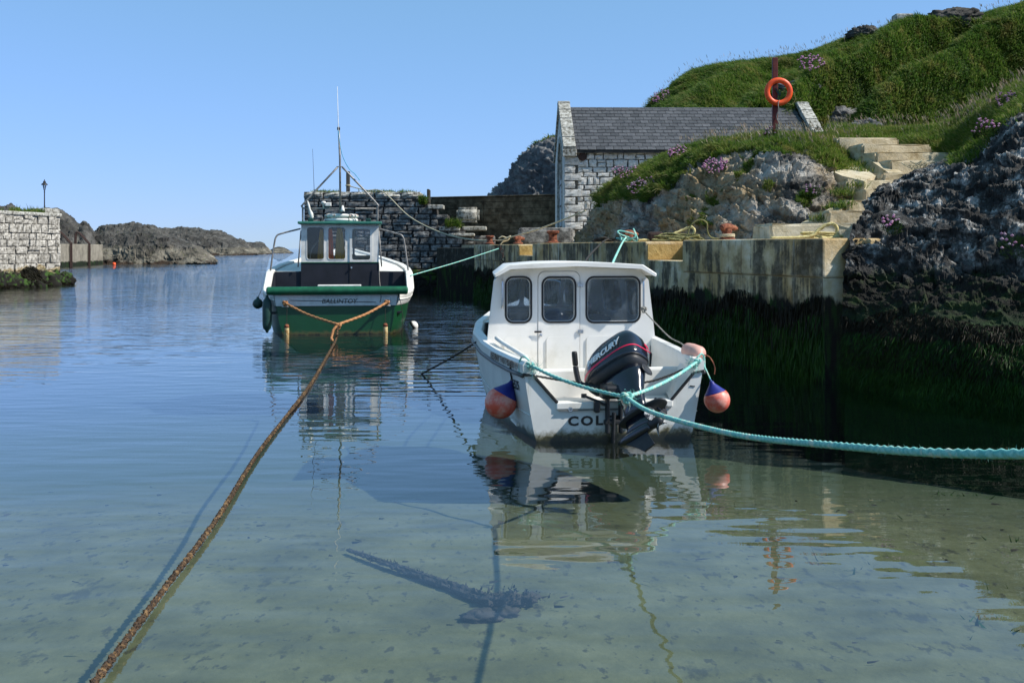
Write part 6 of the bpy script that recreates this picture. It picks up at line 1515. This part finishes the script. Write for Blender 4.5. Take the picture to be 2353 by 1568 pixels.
V, T = blades(P + D * .012, D, rng.uniform(.005, .016, nf), rng.uniform(.003, .008, nf), rng.normal(size=(nf, 3)) * .3); tag(put('weed_tufts', mesh_np('weed_tufts', V, T), M['rope_brown'], root), kind='stuff')
for x, nm in ((-1.16, 'a'), (1.16, 'b')):
    e = G @ Vector((x, -.10, .74))
    rope('bridle_leg', [e - JN, e.lerp(JN, .4) - JN + Vector((0, 0, -.05)), e.lerp(JN, .75) - JN + Vector((0, 0, -.03)), Vector((0, 0, 0))], .028, M['rope_orange'], None, step=.02, pitch=.16, amp=.24, parent=root)
    knot_mesh(e - JN, .05, .026).build('bridle_knot', M['rope_orange'], root, True)
knot_mesh((0, 0, -.03), .06, .032).build('knot', M['rope_orange'], root, True)
m = MB(); m.tube(spline([(0, 0, 0), (-.08, -.1, -.12), (-.10, -.2, -.28), (-.03, -.5, -.30)], n=6), .03, 7, lump=.4); m.build('loose_end', M['rope_orange'], root, True)
rope('slack_line', [G @ Vector(p) for p in ((.95, -.08, 1.08), (1.02, -.10, .9), (1.0, -.08, .74))], .008, M['rope_dark'], 'dark cord looped over the stern roll of the green boat', step=.02)
rope('slack_line', [G @ Vector(p) for p in ((1.35, -.06, 1.08), (1.46, -.06, .8), (1.52, -.1, .4), (1.5, -.12, .0))], .007, M['rope_dark'], 'thin dark line trailing from the right end of the stern roll into the water', step=.02)
# other lines
rope('mooring_line', [G @ Vector((1.80, 2.2, 1.30)), W(1050, 602, 28.5), W(1145, 571, 31.5)], .014, M['rope_teal'], 'thin teal line from the green boat to the quay', step=.03)
rope('mooring_line', [(pp.x + .1, pp.y, ZT + .30), W(840, 437, 46.2), W(880, 441, 45.6), W(940, 497, 42), W(1010, 533, 39), W(1080, 550, 36), W(1148, 552, 34), W(1165, 547, 33.5), W(1240, 525, 32.6), W(1345, 484, 31.2)], .024, M['rope_tan'], 'long pale tan line sagging from the harbour wall post across to the outcrop', step=.05, pitch=.2)
c = W(1152, 550, 33.8); m = MB(); m.tube(spline([c + Vector(p) for p in ((-.1, 0, .03), (.02, 0, .10), (.18, 0, .06), (.30, 0, .12), (.22, 0, -.02), (.05, 0, -.08), (-.06, 0, -.2))], n=6), .022, 6); o = m.build('rope_loop', M['rope_tan'], None, True); tag(o, 'knotted pale rope loop beside the far bollard', 'rope')
rope('mooring_line', [W(1393, 640, 14.0), W(1409, 600, 15.6), W(1428, 560, 20.2), W(1438, 545, 21.9)], .018, M['rope_teal'], 'pale teal line from behind the white cabin up to the quay bollard', step=.02, pitch=.1)
rope('mooring_line', [W(1330, 640, 14.2), W(1350, 592, 17.5), W(1385, 556, 22.3), W(1398, 549, 23.2)], .018, M['rope_dark'], 'black line from behind the white cabin to the quay edge', step=.03, pitch=.1)
rope('mooring_line', [bm_ @ Vector((-1.13, 2.6, .80)), W(1030, 825, 14.5), (-1.51, 16.05, -.05)], .014, M['rope_dark'], 'black line from the left side of the white boat down into the water', step=.03, pitch=.1)
m = MB(); m.tube(spline([W(777, 300, 25.6), W(785, 352, 25.6), W(800, 385, 25.7), W(815, 400, 25.8), W(827, 415, 25.9)], n=6), .010, 5, lump=.5); o = m.build('blue_twine', M['twine_blue'], None); tag(o, 'loose blue twine blowing from the green boat mast', 'twine')

# ------------------------------------------------------------------ bollards and tackle on the quay
def bollard(c, h, r_, style, label):
    root = empty('bollard', c, R(20), label, 'bollard', 'rusty bollards on the quay')
    m = MB(); m.lathe([(0, 0), (r_ * 1.7, 0), (r_ * 1.7, .03), (r_ * 1.15, .05)], 18); m.build('base_plate', M['rust'], root, 'auto')
    if style == 0:
        m = MB(); m.lathe([(r_ * 1.15, .04), (r_, .10), (r_ * .92, h * .6), (r_ * 1.05, h * .78), (r_ * 1.45, h * .86), (r_ * 1.5, h), (r_ * 1.2, h + .02), (0, h + .02)], 20); m.build('stem', M['rust'], root, 'auto')
    else:
        m = MB(); m.lathe([(r_ * 1.15, .04), (r_, .08), (r_ * .95, h * .7), (r_ * .95, h * .8)], 18); m.build('stem', M['rust'], root, 'auto')
        m = MB(); m.tube(spline([(-r_ * 1.2, 0, h * .82), (-r_ * .3, 0, h * .92), (r_ * .8, 0, h * .90), (r_ * 2.3, 0, h * .82)], n=5), [r_ * .75] * 6 + [r_ * .8] * 5 + [r_ * .62, r_ * .58, r_ * .5, r_ * .42, r_ * .3], 10); m.build('head', M['rust'], root, True)
    return root
bz = QZ - .006
def qpos(px, Y): return Vector(((px - CX) * Y / F, Y, bz))
bollard(qpos(1125, 34.2), .27, .10, 0, 'rusty mushroom bollard farthest along the quay')
bollard(qpos(1190, 32.8), .20, .10, 1, 'small rusty horned bollard second from the far end of the quay')
bollard(qpos(1270, 28.6), .34, .125, 0, 'tall rusty mushroom bollard in front of the boathouse corner')
bollard(qpos(1444, 22.2), .20, .10, 1, 'low rusty horned bollard wrapped with teal rope')
bl = bollard(qpos(1670, 18.6), .27, .095, 1, 'rusty horned bollard nearest the steps with rope turns')
m = MB(); m.tube(spline([(math.cos(a) * .13, math.sin(a) * .13, .06 + .05 * a / 12.6) for a in np.linspace(0, 12.6, 36)], n=1), .018, 6); o = m.build('rope_turns', M['rope_tan'], None, True, loc=qpos(1670, 18.6)); tag(o, 'pale rope turns round the bollard nearest the steps', 'rope')
def tangle(name, c, w, h, n, r_, mat, label, seed, flat=.5):
    random.seed(seed); pts = [(random.uniform(-w, w), random.uniform(-.25, .25) * w * 1.2, r_ + random.random() ** 2 * h * flat) for _ in range(n)]
    m = MB(); m.tube(spline(pts, n=7), r_, 6, strands=3, pitch=.12, amp=.15); o = m.build(name, mat, None, True, loc=c, recalc=False); return tag(o, label, 'rope')
tangle('rope_tangle', qpos(1442, 21.9), .26, .30, 16, .017, M['rope_teal'], 'teal rope bunched round the low horned bollard', 1, 1.0)
tangle('rope_tangle', qpos(1555, 20.7), .55, .16, 22, .016, M['rope_olive'], 'dark olive rope tangle on the quay between the two near bollards', 2, 1.0)
tangle('rope_tangle', qpos(1395, 23.6), .35, .12, 16, .016, M['rope_dark'], 'black rope tangle on the quay edge behind the cabin', 3, 1.0)
c = qpos(1520, 20.9)
m = MB(); m.tube(spline([(-.5, 0, .02), (-.1, .05, .05), (.15, 0, .12), (.45, .05, .24), (.62, 0, .30), (.68, -.05, .2), (.55, 0, .08), (.2, .05, .03)], n=8), .026, 7, strands=3, pitch=.12, amp=.2); o = m.build('rope_loop', M['rope_yellow'], None, True, loc=c, recalc=False); tag(o, 'thick tan rope loop arching up from the quay beside the olive tangle', 'rope')
c = qpos(1600, 19.8)
m = MB(); m.tube(spline([(-.4, 0, .02), (-.2, 0, .10), (-.12, 0, .3), (.05, 0, .42), (.2, 0, .36), (.22, 0, .18), (.32, 0, .06), (.7, 0, .03)], n=8), .014, 6); o = m.build('rope_loop', M['rope_olive'], None, True, loc=c); tag(o, 'thin olive rope standing in a tall loop left of the near bollard', 'rope')
m = MB(); m.cbox((0, 0, .10), (.34, .22, .2), .06); o = m.build('net_bundle', M['rust_dark'], loc=qpos(1505, 21.0)); tag(o, 'small dark brown bundle lying among the quay ropes', 'bundle')
tangle('rope_tangle', qpos(1885, 16.6), .36, .10, 16, .020, M['rope_yellow'], 'pale yellow rope coil on the quay near the bottom step', 5, 1.0)
c = qpos(1895, 16.5)
m = MB(); m.tube(spline([(-.9, 0, .02), (-.45, 0, .03), (-.22, 0, .06), (-.1, .02, .16), (.05, .02, .25), (.17, 0, .24), (.2, 0, .12), (.14, -.05, .03), (-.1, -.1, .02)], n=8), .028, 8, strands=3, pitch=.12, amp=.2); o = m.build('rope_loop', M['rope_yellow'], None, True, loc=c, recalc=False); tag(o, 'thick pale yellow rope loop arching over the coil near the bottom step', 'rope')
m = MB(); sp = spline([W(1150, 570, 31.6), W(1155, 585, 31.5), W(1157, 605, 31.4)], step=.1)
for i, p in enumerate(sp): m.tube([p + Vector((.05 * math.cos(a) * (1 if i % 2 else .3), .05 * math.cos(a) * (.3 if i % 2 else 1), .07 * math.sin(a))) for a in np.linspace(0, 6.283, 8, endpoint=False)], .014, 5, closed=True)
o = m.build('chain', M['rust_dark']); tag(o, 'short rusty chain hanging down the quay face from the teal line', 'chain')
# small rope heap on the steps
tangle('rope_tangle', W(2105, 392, 21.5), .35, .3, 18, .010, M['rope_tan'], 'thin pale rope heap on the right end of the upper steps', 6, .8)

# ------------------------------------------------------------------ lifebuoy post
LY = 25.6; lb0 = W(1780, 300, LY)
lpost = empty('lifebuoy_post', (lb0.x, LY, 4.55), 0, 'dark red metal post standing in the outcrop grass', 'post')
m = MB(); top = CZ + (HY - 133) * LY / F - 4.55; m.cbox((0, 0, top / 2), (.135, .10, top), .012); m.build('post', M['red_post'], lpost)
m = MB(); m.cbox((0, -.06, CZ + (HY - 190) * LY / F - 4.55), (.05, .10, .12), .01); m.build('hook', M['rust'], lpost)
rc_ = W(1785, 213, LY); rc_.y -= .14
ring = empty('lifebuoy', rc_, 0, 'bright orange lifebuoy hung on the dark red post', 'lifebuoy')
Rr = .292; m = MB(); m.tube([(Rr * math.cos(a), 0, Rr * math.sin(a)) for a in np.linspace(0, 2 * math.pi, 48, endpoint=False)], .072, 14, closed=True); m.v = [(x, y * .75, z) for x, y, z in m.v]; m.build('ring', M['orange_ring'], ring, True)
m = MB(); m.tube(spline([(0, -.06, -.22), (-.03, -.08, -.34), (-.02, -.07, -.48), (-.05, 0, -.62), (-.02, .0, -.75)], n=5), .012, 5); m.build('lashing', M['rope_grey'], ring, True)
m = MB(); m.tube(spline([(.2, -.05, -.30), (.33, -.03, -.33), (.42, -.02, -.2), (.40, 0, -.05), (.36, .02, .02)], n=5), .007, 5); m.build('grab_line', M['rope_olive'], ring, True)
random.seed(11); m = MB(); m.tube(spline([(random.uniform(-.05, .08), random.uniform(.0, .05), random.uniform(-.2, .1)) for _ in range(14)], n=5), .010, 5); m.build('throw_line', M['fender_green'], ring, True)

# ------------------------------------------------------------------ on the bottom: old anchor and weed
ac = Vector((-.10, 6.55, -.36)); af = Vector((-1.30, 7.9, -.42))
anc = empty('sunken_anchor', ac, 0, 'old weed-covered anchor lying on the sandy bottom in the foreground', 'anchor')
d = af - ac; sd = Vector((-d.y, d.x, 0)).normalized(); random.seed(4)
for k, off in (('a', .045), ('b', -.045)):
    m = MB(); pts = [d * t + sd * off * (1 - .8 * t) + Vector((0, 0, .03)) for t in np.linspace(0, 1, 60)]
    m.tube(pts, [.022 * (1 - .6 * t) for t in np.linspace(0, 1, 60)], 7, lump=.9); m.build('shank_bar', M['kelp'], anc)
m = MB(); m.add([tuple(d * t + sd * s_ * (1 - .8 * t) + Vector((0, 0, .02))) for t in (0, 1) for s_ in (.045, -.045)], [(0, 1, 3, 2)]); m.build('shank_web', M['kelp'], anc)
def wl(c, size, seed, nm):
    u = np.linspace(0, math.pi, 16)[:, None]; v = np.linspace(0, 2 * math.pi, 30)[None, :]
    S = np.stack([np.sin(u) * np.cos(v), np.sin(u) * np.sin(v), np.cos(u) * np.ones_like(v)], -1); G_ = S * (1 + .9 * fbm(S + seed, 1.9, 5, .65))[..., None] * np.array(size)
    me = mesh_np(nm, G_.reshape(-1, 3), grid_faces(*G_.shape[:2]), True); me.flip_normals(); put(nm, me, M['kelp'], anc, c)
wl((-.10, -.26, .03), (.12, .07, .045), 2, 'fluke'); wl((.06, -.17, .03), (.09, .05, .035), 5, 'fluke'); wl((.05, .03, .04), (.17, .05, .04), 8, 'crown'); wl((.22, .03, .05), (.06, .05, .035), 12, 'crown')
n = 600; t = rng.random(n); P = np.array(d)[None] * t[:, None] * .95 + np.array(sd)[None] * (rng.choice([-1, 1], n) * .055 * (1 - .7 * t))[:, None] + np.array([0, 0, .03])
P[:250] = rng.normal(size=(250, 3)) * np.array([.10, .05, .02]) + np.array([.08, .02, .06])
D = rng.normal(size=(n, 3)) * .5 + np.array([.1, -.2, .6]); D /= np.linalg.norm(D, axis=1, keepdims=True)
V, T = blades(P, D, rng.uniform(.01, .035, n), rng.uniform(.008, .02, n), rng.normal(size=(n, 3)) * .3); tag(put('weed_fringe', mesh_np('weed_fringe', V, T), M['kelp'], anc), kind='stuff')
# loose weed scraps on the bottom
n = 170; X = rng.uniform(-6, 6, n); Y = rng.uniform(3.6, 12, n); Z = np.interp(Y, [1, 5, 8.6, 12.5], [-.10, -.28, -.46, -.92]) + .02
D = np.stack([np.ones(n), rng.normal(size=n) * .35, rng.normal(size=n) * .10 + .05], -1); D /= np.linalg.norm(D, axis=1, keepdims=True)
V, T = blades(np.stack([X, Y, Z], -1), D, rng.uniform(.02, .10, n), rng.uniform(.006, .022, n), rng.normal(size=(n, 3)) * .15 * np.array([1, 1, .2]))
tag(put('loose_weed', mesh_np('loose_weed', V, T), M['kelp']), 'scraps of dark weed scattered over the sandy bottom', 'seaweed', kind='stuff')
n = 3000; c = rng.integers(0, 14, n); cx = np.array([2.6, 3.4, 4.3, 3.9, 2.2, 5.2, 4.6, 3.0, 5.6, 2.9, 4.9, 3.6, 5.0, 4.0]); cy = np.array([7.6, 9.4, 8.3, 10.6, 10.2, 9.8, 6.5, 11.8, 8.0, 6.2, 11.2, 7.0, 5.9, 12.4])
P = np.stack([cx[c] + rng.normal(size=n) * .16, cy[c] + rng.normal(size=n) * .10, np.zeros(n)], -1); P[:, 2] = np.interp(P[:, 1], [1, 5, 8.6, 12.5], [-.10, -.28, -.46, -.92]) - .05
D = rng.normal(size=(n, 3)) * np.array([.7, .7, .10]) + np.array([.3, 0, .06]); D /= np.linalg.norm(D, axis=1, keepdims=True)
V, T = blades(P, D, rng.uniform(.04, .12, n), rng.uniform(.01, .03, n), rng.normal(size=(n, 3)) * .3)
tag(put('weed_patches', mesh_np('weed_patches', V, T), M['weed_green']), 'green weed patches on the bottom near the shaded rock', 'seaweed', kind='stuff')
ob = W(262, 607, 122); ob.z = .06
f4 = empty('marker_buoy', ob, 0, 'tiny orange marker buoy floating by the dark rocks', 'buoy')
m = MB(); m.lathe([(.01, -.2)] + [(.22 * math.sin(a), -.22 * math.cos(a)) for a in np.linspace(.3, 2.9, 10)], 12); m.build('body', M['orange_ring'], f4, True)
